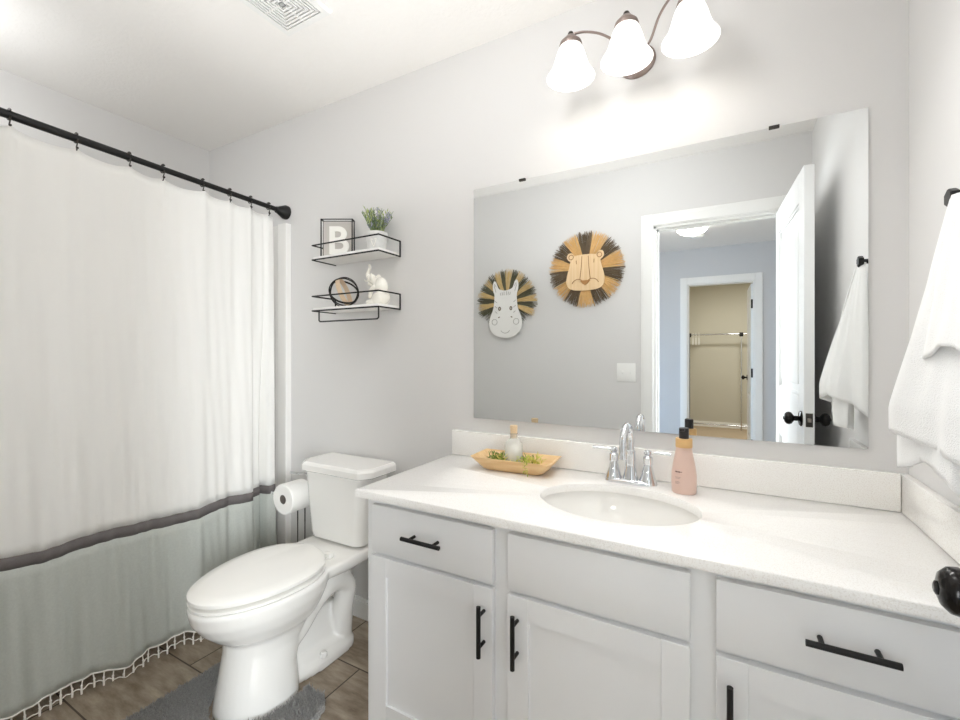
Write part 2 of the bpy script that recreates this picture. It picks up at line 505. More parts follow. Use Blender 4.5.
w = MB(); w.box(BX0, CX0, BY - .12, BY, 0, ZC); w.box(CX1, BX1, BY - .12, BY, 0, ZC); w.box(CX0, CX1, BY - .12, BY, DH, ZC)
struct('wall_bedroom_far', w, M['bedroom'])
casing('trim_4', CX0, CX1, DH, BY, 1, M['trim'])
j = MB(); j.box(CX0, CX0 + .012, BY - .12, BY, 0, DH); j.box(CX1 - .012, CX1, BY - .12, BY, 0, DH); j.box(CX0, CX1, BY - .12, BY, DH - .012, DH)
struct('trim_5', j, M['trim'])
struct('wall_closet_back', MB().box(KX0 - .1, KX1 + .1, KY - .1, KY, 0, ZC), M['closet'])
struct('wall_closet_left', MB().box(KX0 - .1, KX0, KY, BY - .12, 0, ZC), M['closet'])
struct('wall_closet_right', MB().box(KX1, KX1 + .1, KY, BY - .12, 0, ZC), M['closet'])
struct('baseboard_closet', MB().box(KX0, KX1, KY, KY + .014, 0, .09), M['trim'])
struct('baseboard_bedroom_far', MB().box(BX0, CX0 - .08, BY, BY + .014, 0, .09), M['trim'])
cmtx = Matrix.Translation((CX1 - .012, BY - .115, 0)) @ Matrix.Rotation(radians(-91.5), 4, 'Z')
door2 = door_leaf('door_2', 0.64, DH - .02, 0.035, [(0.24, 0.80), (1.05, 1.90)], cmtx, M['door'])
knob_set(door2, cmtx, 0.58, 0.944, 0.035)
for hz in (0.22, 1.02, 1.80):
    h = MB(); h.box(CX1 - .030, CX1 - .011, BY - .110, BY - .104, hz - .05, hz + .05, 0.001); h.build('hinge', M['black'], door2)
area('closet_bulb', (0.2, -5.6, 2.40), (0.2, -5.6, 0), 0.35, 0.35, CLOSET_W, (1.0, 0.97, 0.9))

# ================================================================== BATHTUB, CURTAIN
# surround panel and its white edge strip on the back wall
struct('trim_6', MB().box(XL, -2.060, -0.018, 0.0, 0.40, 1.912), M['acrylic'])
struct('trim_7', MB().box(-2.062, -1.992, -0.034, 0.0, 0.0, 1.912, 0.004), M['acrylic'])
struct('trim_8', MB().box(XL, XL + .018, YF, 0.0, 0.40, 1.912), M['acrylic'])

tub = thing('bathtub', 'white bathtub standing behind the shower curtain', 'bathtub', (-2.43, -0.75, 0))
b = MB()
ox0, ox1, oy0, oy1 = XL + .02, -2.150, YF + .01, -0.02
def rr(x0, x1, y0, y1, r, z, n=6):
    pts = []
    for (cx_, cy_, a0) in ((x1 - r, y1 - r, 0), (x0 + r, y1 - r, pi / 2), (x0 + r, y0 + r, pi), (x1 - r, y0 + r, 3 * pi / 2)):
        for k in range(n + 1):
            a = a0 + pi / 2 * k / n
            pts.append(Vector((cx_ + r * cos(a), cy_ + r * sin(a), z)))
    return pts
b.loft([rr(ox0, ox1, oy0, oy1, .01, 0.0), rr(ox0, ox1, oy0, oy1, .01, 0.385), rr(ox0 + .01, ox1 - .01, oy0 + .01, oy1 - .01, .02, 0.40),
        rr(ox0 + .07, ox1 - .07, oy0 + .09, oy1 - .09, .12, 0.40), rr(ox0 + .09, ox1 - .09, oy0 + .12, oy1 - .12, .12, 0.37),
        rr(ox0 + .13, ox1 - .13, oy0 + .2, oy1 - .2, .12, 0.08)], (True, True))
b.build('tub_shell', M['acrylic'], tub)

ROD_X, ROD_Z = -2.03, 1.977
def rz_at(y): return ROD_Z - 0.0275 * y
rod = thing('shower_curtain_rod', 'long black shower curtain rod spanning the tub below the ceiling', 'curtain rod', (ROD_X, 0, ROD_Z))
b = MB(); b.tube([(ROD_X, -0.045, rz_at(-.045)), (ROD_X, -0.72, rz_at(-.72))], 0.0118, 20); b.tube([(ROD_X, -0.70, rz_at(-.70)), (ROD_X, YF + .045, rz_at(YF + .045))], 0.0138, 20)
b.build('pole', M['black'], rod)
for yy, s in ((0.0, -1), (YF, 1)):
    R = Matrix.Translation((ROD_X, yy, rz_at(yy))) @ Matrix.Rotation(-s * pi / 2, 4, 'X')
    b = MB(); b.lathe(0, 0, [(0.036, 0.001), (0.036, 0.014), (0.034, 0.018), (0.019, 0.052), (0.0165, 0.056), (0.0165, 0.062)], 32, mtx=R)
    b.build('end_cap', M['black'], rod)

RINGS = [-1.45, -1.33, -1.19, -1.035, -0.866, -0.706, -0.588, -0.43, -0.308, -0.205, -0.107]
def make_ring(y):
    b = MB(); pts = []; ROD_Z = rz_at(y)
    for k in range(15):
        a = radians(-60 + 300 * k / 14)
        pts.append((ROD_X + 0.0175 * cos(a + pi / 2), y, ROD_Z + 0.002 + 0.0175 * sin(a + pi / 2)))
    pts = pts[::-1]
    tail = [(ROD_X + .010, y, ROD_Z - .024), (ROD_X + .004, y, ROD_Z - .032), (ROD_X + .008, y, ROD_Z - .041), (ROD_X + .002, y, ROD_Z - .047), (ROD_X - .006, y, ROD_Z - .043)]
    b.tube(pts, 0.0024, 8)
    b.tube(smooth_path([pts[0] if pts[0][0] > ROD_X else pts[-1]] + tail, 4), 0.0021, 8)
    b.tube([(ROD_X - .014, y, ROD_Z + .0135), (ROD_X + .012, y, ROD_Z + .0135)], 0.0036, 8)
    b.ball((ROD_X + .012, y, ROD_Z - .036), 0.0044, u=10, v=6)
    return b
ordn = ['just inside the doorway wall', 'second from the doorway wall', 'third from the doorway wall', 'nearest the left picture edge', 'second seen from the left picture edge',
        'third seen from left picture edge', 'fourth seen from left picture edge', 'fourth from the far wall cap', 'third from the far wall cap', 'second from the far wall cap', 'closest to the far wall cap']
for y, tx in zip(RINGS, ordn):
    o = make_ring(y).build('curtain_hook', M['bronze_dark'], None)
    tag(o, 'dark metal curtain hook on black rod, ' + tx, 'curtain hook', 'curtain hooks on the shower rod')

HEM_Z, BAND0, BAND1 = 0.055, 0.528, 0.570
CY0, CY1 = -1.47, -0.078
def curtain_pt(y, z, push=0.0):
    s = (1.955 - z) / 1.9
    s = max(0.0, min(1.0, s))
    # slope of the cloth from rod to floor, hanging outside the tub
    xb = -2.055 + 0.072 * ss((y + 1.05) / 0.5)
    x = (ROD_X + .002) * (1 - s) + xb * s
    amp = 0.45 + 0.65 * s
    q = y + 0.03 * sin(3.1 * y + 1.3 * s)
    f = 0.010 * sin(2 * pi * q / 0.262 + 0.6) + 0.011 * sin(2 * pi * q / 0.47 + 1.1) + 0.004 * sin(2 * pi * q / 0.118 + 2.0 + 0.9 * s)
    f += (0.0022 * sin(2 * pi * (y + 0.06 * s) / 0.061 + 1.5) + 0.0016 * sin(2 * pi * (y - 0.09 * s) / 0.043)) * (0.4 + s)
    x += amp * f
    # gathers under each hook
    for ry_ in RINGS:
        x += 0.006 * math.exp(-((y - ry_ - .01 * s) / (0.012 + .03 * s)) ** 2) * math.exp(-s / 0.22)
    # deep folds at the far end
    e = 0.15 + 0.85 * ss((s - .1) / 0.6)
    x -= e * 0.052 * ss((y + 0.208) / 0.012) * (1 - 0.75 * ss((y + 0.122) / 0.012))
    x -= e * 0.022 * math.exp(-((y + 0.128) / 0.006) ** 2)
    return Vector((x + push, y, z))
def top_z(y):
    for a, c in zip(RINGS[:-1], RINGS[1:]):
        if a <= y <= c:
            u = (y - a) / (c - a)
            return rz_at(y) - .038 - (c - a) * 0.10 * 4 * u * (1 - u)
    return rz_at(y) - .038 - 0.3 * abs(y - RINGS[-1] if y > RINGS[-1] else RINGS[0] - y)
def hem_z(y): return HEM_Z + 0.010 * sin(2 * pi * y / 0.31 + 0.4) + 0.006 * sin(2 * pi * y / 0.14)
def band_dz(y): return 0.006 * sin(2 * pi * y / 0.4 + 1.0)
ys = [CY0 + (CY1 - CY0) * k / 260 for k in range(261)]
curt = thing('shower_curtain', 'white linen shower curtain with charcoal band, sage grey bottom and tasselled hem', 'shower curtain', (-2.03, -0.78, 0.0))
def sheet(zt, zb, rows):
    b = MB()
    b.grid([[curtain_pt(y, zt(y) + (zb(y) - zt(y)) * r / rows) for y in ys] for r in range(rows + 1)])
    return b
def cloth(o, t=0.0016):
    m = o.modifiers.new('cloth_thickness', 'SOLIDIFY'); m.thickness = t; m.offset = 0
    return o
cloth(sheet(top_z, lambda y: BAND1 + band_dz(y), 40).build('white_panel', M['cloth_white'], curt, 80))
cloth(sheet(lambda y: BAND1 + band_dz(y), lambda y: BAND0 + band_dz(y), 2).build('charcoal_band', M['cloth_band'], curt, 80))
cloth(sheet(lambda y: BAND0 + band_dz(y), hem_z, 14).build('grey_panel', M['cloth_grey'], curt, 80))
# tasselled fringe
fc = MB()
fc.tube([curtain_pt(y, hem_z(y) - .001, .001) for y in ys[::2]], 0.0028, 6)
fc.tube([curtain_pt(y, hem_z(y) - .034 + .003 * sin(2 * pi * y / 0.029), .001) for y in ys], 0.0019, 6)
fc.build('fringe_cord', M['fringe'], curt)
ny = CY0 + .012
while ny < CY1 - .005:
    z0 = hem_z(ny); dy = random.uniform(-.004, .004)
    t = MB(); p0 = curtain_pt(ny, z0, .001); p1 = curtain_pt(ny + dy, z0 - .022, .002); p2 = curtain_pt(ny + dy, max(.006, z0 - .052), .003)
    t.tube([p0, p1, (p1 + p2) / 2, p2], [0.0022, 0.0023, 0.0038, 0.0032], 6)
    t.ball(p1, 0.0042, u=8, v=6)
    t.build('tassel', M['fringe'], curt)
    ny += 0.029

# plain liner showing past the curtain's far edge
lb_ = MB()
lys = [-0.16 + 0.135 * k / 30 for k in range(31)]
def liner_pt(y, z):
    s = (1.95 - z) / 1.9
    yy = y - 0.045 * (1 - s) * ((y + 0.16) / 0.135)
    return Vector((-2.112 + 0.006 * sin(2 * pi * y / 0.05) * (0.4 + s) - .006 * s, yy, z))
lb_.grid([[liner_pt(y, 1.945 + (0.06 - 1.945) * r / 24) for y in lys] for r in range(25)])
o = cloth(lb_.build('shower_liner', M['liner'], None, 80))
tag(o, 'plain off-white shower liner edge showing between curtain and white tub trim', 'shower liner')

# ================================================================== TOILET
TX = -1.48
toilet = thing('toilet', 'white two-piece toilet with elongated bowl between shower curtain and vanity', 'toilet', (TX, -0.40, 0))
def egg(hw, yf, yr, z, n=40, er=2.6, x0=TX):
    """closed outline: rounded ellipse at the front, squarer at the rear"""
    yc = yf + (yr - yf) * 0.60
    pts = []
    for k in range(n):
        a = 2 * pi * k / n
        c, s_ = cos(a), sin(a)
        if c >= 0:   # front (towards -y)
            pts.append(Vector((x0 + hw * s_, yc - (yc - yf) * c, z)))
        else:
            e = 2.0 / er
            pts.append(Vector((x0 + hw * math.copysign(abs(s_) ** e, s_), yc + (yr - yc) * abs(c) ** e, z)))
    return pts
b = MB()
b.loft([egg(.139, -.684, -.42, 0.0), egg(.134, -.680, -.42, 0.03), egg(.120, -.666, -.42, 0.12), egg(.116, -.652, -.40, 0.20), egg(.124, -.652, -.37, 0.245),
        egg(.148, -.690, -.34, 0.272), egg(.168, -.728, -.32, 0.310), egg(.181, -.755, -.30, 0.350), egg(.187, -.766, -.29, 0.392), egg(.184, -.762, -.29, 0.404)])
# rear foot with its flange
b.loft([egg(.112, -.52, -.135, 0.0, er=4), egg(.112, -.52, -.135, 0.030, er=4), egg(.098, -.52, -.150, 0.055, er=4), egg(.060, -.50, -.17, 0.080, er=4), egg(.036, -.48, -.2, 0.20, er=4)])
# trapway bulge
for sx_ in (-1, 1):
    b.tube(smooth_path([(TX + sx_ * .045, -.52, .13), (TX + sx_ * .062, -.43, .19), (TX + sx_ * .074, -.36, .268), (TX + sx_ * .076, -.265, .308), (TX + sx_ * .074, -.190, .265), (TX + sx_ * .070, -.200, .17), (TX + sx_ * .052, -.19, .05)], 6),
           0.044, 14)
# deck carrying the tank, running on from the bowl rim
b.loft([egg(.070, -.34, -.10, 0.30, er=3), egg(.120, -.42, -.06, 0.345, er=4), egg(.158, -.50, -.032, 0.366, er=6), egg(.166, -.52, -.028, 0.380, er=7), egg(.166, -.52, -.028, 0.404, er=7), egg(.160, -.52, -.034, 0.411, er=7)])
bowl = b.build('bowl', M['porcelain'], toilet)
m = bowl.modifiers.new('one_casting', 'REMESH'); m.mode = 'VOXEL'; m.voxel_size = 0.006; m.use_smooth_shade = True
m = bowl.modifiers.new('glaze', 'SMOOTH'); m.iterations = 6; m.factor = 0.5
for sx_ in (-1, 1):
    b = MB(); b.lathe(TX + sx_ * .103, -0.33, [(0.014, 0.050), (0.014, 0.062), (0.010, 0.068)], 16); b.build('bolt_cap', M['porcelain'], toilet)
# seat ring and lid
def seatline(d, z): return egg(.183 + d, -.764 - d, -.300, z, 56, 2.3)
b = MB(); b.loft([seatline(-.006, .404), seatline(-.001, .408), seatline(-.001, .416), seatline(-.012, .421)]); b.build('seat', M['seat'], toilet)
b = MB(); b.loft([seatline(-.008, .4275), seatline(0, .430), seatline(0, .440), seatline(-.008, .446), seatline(-.04, .450), seatline(-.12, .452)]); b.build('lid', M['seat'], toilet)
for sx_ in (-1, 1):
    b = MB(); b.box(TX + sx_ * .075 - .022, TX + sx_ * .075 + .022, -.296, -.268, .410, .430, .006); b.build('seat_hinge', M['seat'], toilet)
# tank
def tankring(hw, y0, y1, z, r=.045): return rr(TX - hw, TX + hw, y0, y1, r, z, 7)
b = MB()
b.loft([tankring(.120, -.165, -.04, .412), tankring(.150, -.188, -.03, .425), tankring(.158, -.193, -.026, .45), tankring(.180, -.200, -.022, .70), tankring(.181, -.200, -.022, .716)])
b.build('tank', M['porcelain'], toilet)
def lidring(d, z):
    c = .045; x0, x1, y0, y1 = TX - .204 - d, TX + .208 + d, -.216 - d, -.016
    pts = [(x1, y1), (x0, y1), (x0, y0 + c), (x0 + c * .8, y0), (x1 - c * .8, y0), (x1, y0 + c)]
    out = []
    for i, p in enumerate(pts):   # small rounding of each corner
        p = Vector(p + (z,)); a = Vector(pts[i - 1] + (z,)); q = Vector(pts[(i + 1) % len(pts)] + (z,))
        for t in (0.012, 0.005): out.append(p + (a - p).normalized() * t)
        for t in (0.005, 0.012): out.append(p + (q - p).normalized() * t)
    return out
b = MB(); b.loft([lidring(-.010, .712), lidring(0, .718), lidring(0, .742), lidring(-.005, .751), lidring(-.013, .755)]); b.build('tank_lid', M['porcelain'], toilet, 22)
# flush lever on the tank's left shoulder
lv = MB(); lv.lathe(0, 0, [(0.012, 0.0), (0.012, 0.010), (0.007, 0.014)], 18, mtx=Matrix.Translation((TX - .180, -.165, .690)) @ Matrix.Rotation(-pi / 2, 4, 'Y'))
lv.tube(smooth_path([(TX - .196, -.165, .690), (TX - .204, -.200, .694), (TX - .214, -.238, .705)], 4), [0.005] * 4 + [0.006] * 5, 10)
lv.build('flush_lever', M['chrome'], toilet)

# toilet roll on a chrome holder beside the tank
RX, RZ = -1.748, 0.585
hold = thing('toilet_roll_holder', 'chrome toilet roll holder arm beside the toilet tank', 'roll holder', (RX, -0.06, RZ))
b = MB(); b.tube(smooth_path([(RX, -.006, RZ), (RX, -.05, RZ), (RX, -.14, RZ), (RX, -.215, RZ)], 5), 0.008, 12); b.build('arm', M['chrome'], hold)
b = MB(); b.lathe(0, 0, [(0.022, 0.0), (0.022, 0.006), (0.012, 0.012)], 20, mtx=Matrix.Translation((RX, 0, RZ)) @ Matrix.Rotation(pi / 2, 4, 'X')); b.build('wall_plate', M['chrome'], hold)
b = MB(); b.tube(smooth_path([(RX, -.008, RZ), (RX - .045, -.03, RZ), (RX - .079, -.09, RZ), (RX - .081, -.20, RZ), (RX - .083, -.232, RZ + .008)], 5), 0.006, 10)
b.build('end_tip', M['chrome'], hold)
roll = thing('toilet_roll', 'white toilet paper roll hanging left of the toilet tank', 'toilet roll', (RX, -.15, RZ - .012))
rz = RZ - .010
R = Matrix.Translation((RX, -.124, rz)) @ Matrix.Rotation(pi / 2, 4, 'X')
b = MB(); b.loft([[R @ Vector((r * cos(2 * pi * k / 40), r * sin(2 * pi * k / 40), h)) for k in range(40)] for r, h in ((.020, 0), (.065, 0), (.068, .003), (.068, .108), (.065, .111), (.021, .111), (.0205, .0))], (False, False))
b.build('paper', M['paper'], roll)
b = MB(); b.lathe(0, 0, [(0.0205, 0.002), (0.0205, 0.110)], 32, (False, False), mtx=R); b.lathe(0, 0, [(0.0195, 0.002), (0.0195, 0.110)], 32, (False, False), mtx=R)
b.build('card_tube', M['paper_core'], roll)

# slim dark uprights on small bases behind the toilet
for nm, px, py, lab, cat in (('slim_rod', -1.868, -.060, 'slim dark rod standing behind the toilet next to the tub trim', 'toilet brush'),
                             ('dark_rod', -1.815, -.060, 'slim dark rod standing behind the toilet closer to the tank', 'dark_rod')):
    t = thing(nm, lab, cat, (px, py, 0))
    b = MB(); b.lathe(px, py, [(0.0026, 0.09), (0.0026, 0.40), (0.0030, 0.41), (0.0030, 0.49), (0.002, 0.495)], 10); b.build('handle', M['black'], t)
    b = MB()
    if nm == 'dark_rod': b.lathe(px, py, [(0.027, 0.0), (0.027, 0.02), (0.022, 0.06), (0.012, 0.085), (0.006, 0.10)], 20)
    else: b.lathe(px, py, [(0.020, 0.0), (0.021, 0.10), (0.019, 0.12), (0.006, 0.125)], 20)
    b.build('cup' if nm == 'dark_rod' else 'holder', M['black'], t)

# contour rug round the toilet foot
def rug_inside(x, y):
    dx = abs(x - (-1.468)); 
    if dx > .265 or y > -.435 or y < -1.0: return False
    r = .075
    for cx_, cy_ in ((.265 - r, -.435 - r), (.265 - r, -1.0 + r)):
        if dx > cx_ and ((y > cy_ and cy_ > -.7) or (y < cy_ and cy_ < -.7)):
            if (dx - cx_) ** 2 + (y - cy_) ** 2 > r * r: return False
    # cut-out
    X = abs(x - TX); yy = (y + .50)
    if y > -.53 and X < .146: return False
    if (X / .146) ** 2 + ((y + .53) / .170) ** 2 < 1: return False
    return True
rug = thing('contour_rug', 'grey shaggy contour rug curved around the toilet foot', 'rug', (-1.468, -.72, 0))
b = MB()
st = .008
cells = set()
for i in range(-36, 37):
    for k in range(0, 75):
        x, y = -1.468 + i * st, -.43 - k * st
        if rug_inside(x, y): cells.add((i, k))
idx = {}
bvs = []
def vid(i, k, top):
    key = (i, k, top)
    if key not in idx:
        idx[key] = b.bm.verts.new((-1.468 + (i - .5) * st, -.43 - (k - .5) * st, .009 if top else 0.001))
    return idx[key]
for (i, k) in cells:
    for top in (True, False):
        b.bm.faces.new([vid(i, k, top), vid(i + 1, k, top), vid(i + 1, k + 1, top), vid(i, k + 1, top)])
    for (di, dk, a, c) in ((-1, 0, (0, 0), (0, 1)), (1, 0, (1, 0), (1, 1)), (0, -1, (0, 0), (1, 0)), (0, 1, (0, 1), (1, 1))):
        if (i + di, k + dk) not in cells:
            b.bm.faces.new([vid(i + a[0], k + a[1], True), vid(i + c[0], k + c[1], True), vid(i + c[0], k + c[1], False), vid(i + a[0], k + a[1], False)])
b.build('rug_backing', M['rug'], rug, 0)
b = MB(); cl = sorted(cells)
for n_ in range(19000):
    i, k = random.choice(cl)
    x = -1.468 + (i + random.uniform(-.6, .6)) * st; y = -.43 - (k + random.uniform(-.6, .6)) * st
    h = random.uniform(.016, .028); a = random.uniform(0, 2 * pi); ln = random.uniform(0, .011)
    tip = Vector((x + ln * cos(a), y + ln * sin(a), h + .005)); r = .0021
    V = [Vector((x + r * cos(a + q), y + r * sin(a + q), .006)) for q in (0, 2.1, 4.2)]
    mid = [(v + tip) / 2 + Vector((0, 0, .003)) + (v - Vector((x, y, .006))) * .4 for v in V]
    b.add(V + mid + [tip], [(0, 1, 4, 3), (1, 2, 5, 4), (2, 0, 3, 5), (3, 4, 6), (4, 5, 6), (5, 3, 6)])
b.build('shag_pile', M['rug'], rug, 0)['kind'] = 'stuff'

# ================================================================== VANITY
VY = -0.527       # face frame front
DY = -0.546       # door/drawer front face
VX0, VX1, VT = -0.957, XR - .002, 0.797
van = thing('vanity_cabinet', 'white shaker bathroom vanity cabinet with black bar pulls', 'vanity cabinet', (-0.265, -0.27, 0))
b = MB()
b.box(VX0, VX0 + .016, VY + .02, -.002, 0.10, VT - .001); b.box(VX1 - .016, VX1, VY + .02, -.002, 0.10, VT - .001)
b.box(VX0 + .016, VX1 - .016, VY + .02, -.002, 0.10, 0.118); b.box(VX0 + .016, VX1 - .016, -.010, -.002, 0.118, VT - .001)
for xm in (-.4975, -.0425): b.box(xm - .008, xm + .008, VY + .02, -.010, .118, .60)
b.box(VX0 + .002, VX1, VY + .075, -.01, 0.0, 0.10)
# face frame
fst = ((VX0, -.905), (-.545, -.455), (-.095, .01), (.375, VX1))
for (xa, xb) in ((-.905, -.545), (-.455, -.095), (.01, .375)):
    b.box(xa, xb, VY, VY + .02, VT - .03, VT - .001); b.box(xa, xb, VY, VY + .02, 0.10, 0.165); b.box(xa, xb, VY, VY + .02, 0.60, 0.68)
for xa, xb in fst: b.box(xa, xb, VY, VY + .02, 0.10, VT - .001)
b.build('cabinet_body', M['cabinet'], van)
cols = [(-.926, -.520, 'drawer'), (-.477, -.066, 'false_front'), (-.019, .402, 'drawer')]
def pull(parent, c, axis, L):
    x, z = c; yb = DY - .030
    h = MB()
    if axis == 'x':
        h.tube([(x - L / 2, yb, z), (x + L / 2, yb, z)], .0058, 14)
        for s in (-1, 1): h.tube([(x + s * L * .31, DY + .001, z), (x + s * L * .31, yb, z)], .0045, 10)
    else:
        h.tube([(x, yb, z - L / 2), (x, yb, z + L / 2)], .0058, 14)
        for s in (-1, 1): h.tube([(x, DY + .001, z + s * L * .31), (x, yb, z + s * L * .31)], .0045, 10)
    h.build('handle', M['black'], parent)
def shaker(x0, x1, z0, z1):
    d = MB(); r = .055; bev = .0012
    d.box(x0, x0 + r, DY, VY - .001, z0, z1, bev, 1); d.box(x1 - r, x1, DY, VY - .001, z0, z1, bev, 1)
    d.box(x0 + r, x1 - r, DY, VY - .001, z0, z0 + r, 0); d.box(x0 + r, x1 - r, DY, VY - .001, z1 - r, z1, 0)
    d.box(x0 + r - .002, x1 - r + .002, DY + .007, VY - .002, z0 + r - .002, z1 - r + .002, 0)
    return d
pulls_d = [(-.7265, .7175), None, (.1855, .7195)]
pulls_v = [(-.5435, .533), (-.450, .535), (.005, .533)]
for i, (x0, x1, nm) in enumerate(cols):
    f = MB(); f.box(x0, x1, DY, VY - .001, .645, .783, .0016, 2)
    fo = f.build(nm, M['cabinet'], van)
    if pulls_d[i]: pull(fo, pulls_d[i], 'x', .128)
    do = shaker(x0, x1, .146, .632).build('door', M['cabinet'], van)
    pull(do, pulls_v[i], 'z', .128)

# countertop with an oval cut for the sink
CT0, CT1 = 0.799, 0.822
TX0, TX1, TY0, TY1 = -0.982, XR - .001, -0.556, -0.001
SXc, SYc, SA, SB = -0.268, -0.290, 0.212, 0.157
b = MB()
angs = sorted([2 * pi * k / 72 for k in range(72)] + [math.atan2(yy - SYc, xx - SXc) % (2 * pi) for xx in (TX0, TX1) for yy in (TY0, TY1)])
inner, outer = [], []
for a in angs:
    c, s_ = cos(a), sin(a)
    inner.append((SXc + SA * c, SYc + SB * s_))
    t = min([((TX1 if c > 0 else TX0) - SXc) / c if abs(c) > 1e-9 else 1e9, ((TY1 if s_ > 0 else TY0) - SYc) / s_ if abs(s_) > 1e-9 else 1e9])
    outer.append((SXc + t * c, SYc + t * s_))
n = len(angs)
def sq(a, d): # shrink outer outline for the eased edge
    x, y = a
    return (min(max(x, TX0 + d), TX1 - d), min(max(y, TY0 + d), TY1 - d))
Vv = [Vector(p + (CT1 - .003,)) for p in inner] + [Vector((SXc + (p[0] - SXc) * 1.012, SYc + (p[1] - SYc) * 1.012, CT1)) for p in inner] + \
     [Vector(sq(p, .003) + (CT1,)) for p in outer] + [Vector(p + (CT1 - .003,)) for p in outer] + [Vector(p + (CT0,)) for p in outer] + [Vector(p + (CT0,)) for p in inner]
Ff = []
for r in range(6):
    q = (r + 1) % 6
    for k in range(n): Ff.append((r * n + k, r * n + (k + 1) % n, q * n + (k + 1) % n, q * n + k))
b.add(Vv, Ff)
o = b.build('countertop', M['quartz'], None, 50)
tag(o, 'white speckled quartz countertop on the vanity with oval sink cutout', 'countertop')
o = MB().box(TX0, XR - .020, -0.019, -.001, CT1 + .0005, 0.921, .002).build('backsplash', M['quartz_splash'])
tag(o, 'long low speckled quartz backsplash along the wall under the mirror', 'backsplash')
o = MB().box(XR - .019, XR - .001, -0.552, -.001, CT1 + .0005, 0.921, .002).build('side_splash', M['quartz_splash'])
tag(o, 'short quartz side splash on the right wall below the towel', 'side splash')

sink = thing('sink', 'white oval undermount sink basin in the countertop', 'sink', (SXc, SYc, CT0 - .15))
b = MB(); N = 56
def el(k_, z, dy=0): return [Vector((SXc + (SA + .012) * k_ * cos(2 * pi * k / N), SYc + dy + (SB + .012) * k_ * sin(2 * pi * k / N), z)) for k in range(N)]
b.loft([el(1.06, .7985), el(1.0, .7985), el(.975, .792), el(.95, .775), el(.90, .740), el(.80, .705), el(.62, .680), el(.36, .667), el(.13, .662),
        el(.13, .650), el(.40, .655), el(.66, .668), el(.86, .695), el(.96, .735), el(1.03, .785), el(1.06, .7935)], (False, False))
b.add(el(1.06, .7985) + el(1.06, .7935), [(k, (k + 1) % N, N + (k + 1) % N, N + k) for k in range(N)])
b.build('basin', M['porcelain'], sink)
b = MB(); b.lathe(SXc, SYc, [(0.0, .668), (0.018, .668), (.026, .666), (.028, .661), (.010, .650)], 24, (False, True)); b.build('drain', M['chrome'], sink)

# faucet
FX, FY, FZ = -0.268, -0.078, CT1
fau = thing('faucet', 'chrome two-handle gooseneck faucet behind the sink', 'faucet', (FX, FY, FZ))
b = MB()
def stad(L, r, z, n_=16):
    pts = []
    for k in range(n_ + 1): a = -pi / 2 + pi * k / n_; pts.append(Vector((FX + L + r * cos(a), FY + r * sin(a), z)))
    for k in range(n_ + 1): a = pi / 2 + pi * k / n_; pts.append(Vector((FX - L + r * cos(a), FY + r * sin(a), z)))
    return pts
b.loft([stad(.052, .028, FZ), stad(.052, .028, FZ + .006), stad(.052, .025, FZ + .011), stad(.05, .020, FZ + .013)]); b.build('base_plate', M['chrome'], fau)
b = MB(); b.lathe(FX, FY, [(.024, FZ + .010), (.023, FZ + .018), (.018, FZ + .045), (.0155, FZ + .07), (.0165, FZ + .074), (.0155, FZ + .100), (.012, FZ + .104)], 24)
pts = [(FX, FY, FZ + .10), (FX, FY, FZ + .135)]
for k in range(1, 13):
    a = pi * k / 12; pts.append((FX - .004 * k / 12, FY - .048 + .048 * cos(a), FZ + .135 + .050 * sin(a)))
pts += [(FX - .005, FY - .0965, FZ + .115), (FX - .005, FY - .097, FZ + .100)]
b.tube(smooth_path(pts, 2), 0.0115, 16)
b.lathe(FX - .005, FY - .097, [(.0130, FZ + .094), (.0130, FZ + .106)], 18)
b.build('spout', M['chrome'], fau)
for s in (-1, 1):
    hx = FX + s * .052
    b = MB(); b.lathe(hx, FY, [(.026, FZ + .010), (.025, FZ + .016), (.019, FZ + .034), (.0135, FZ + .056), (.0125, FZ + .062), (.0145, FZ + .064), (.0145, FZ + .086), (.010, FZ + .090), (.010, FZ + .094), (.0125, FZ + .097), (.011, FZ + .106), (.004, FZ + .109)], 24)
    hb = b.build('handle', M['chrome'], fau)
    b = MB(); b.tube([(hx + s * .006, FY - .002, FZ + .101), (hx + s * .03, FY - .004, FZ + .1025), (hx + s * .067, FY - .006, FZ + .102)], [.0042, .0038, .0052], 10)
    b.build('lever', M['chrome'], hb)

# soap bottle
SX_, SY_ = -0.111, -0.108
soap = thing('soap_bottle', 'rose pink soap pump bottle with bamboo collar beside the faucet', 'soap bottle', (SX_, SY_, CT1))
b = MB(); b.lathe(SX_, SY_, [(.031, CT1 + .0005), (.0335, CT1 + .004), (.0345, CT1 + .03), (.0340, CT1 + .055), (.0300, CT1 + .085), (.0250, CT1 + .110), (.0220, CT1 + .128), (.0215, CT1 + .134)], 36, sy=.86); b.build('bottle', M['soap'], soap)
b = MB(); b.lathe(SX_, SY_, [(.0225, CT1 + .134), (.0230, CT1 + .136), (.0230, CT1 + .158), (.0222, CT1 + .160)], 32, sy=.92); b.build('collar', M['collar'], soap)
b = MB(); b.lathe(SX_, SY_, [(.0135, CT1 + .160), (.0135, CT1 + .188), (.0122, CT1 + .191)], 24)
b.box(SX_ - .012, SX_ + .004, SY_ - .016, SY_ - .004, CT1 + .182, CT1 + .191, .003)
b.build('pump', M['pump'], soap)
b = MB()
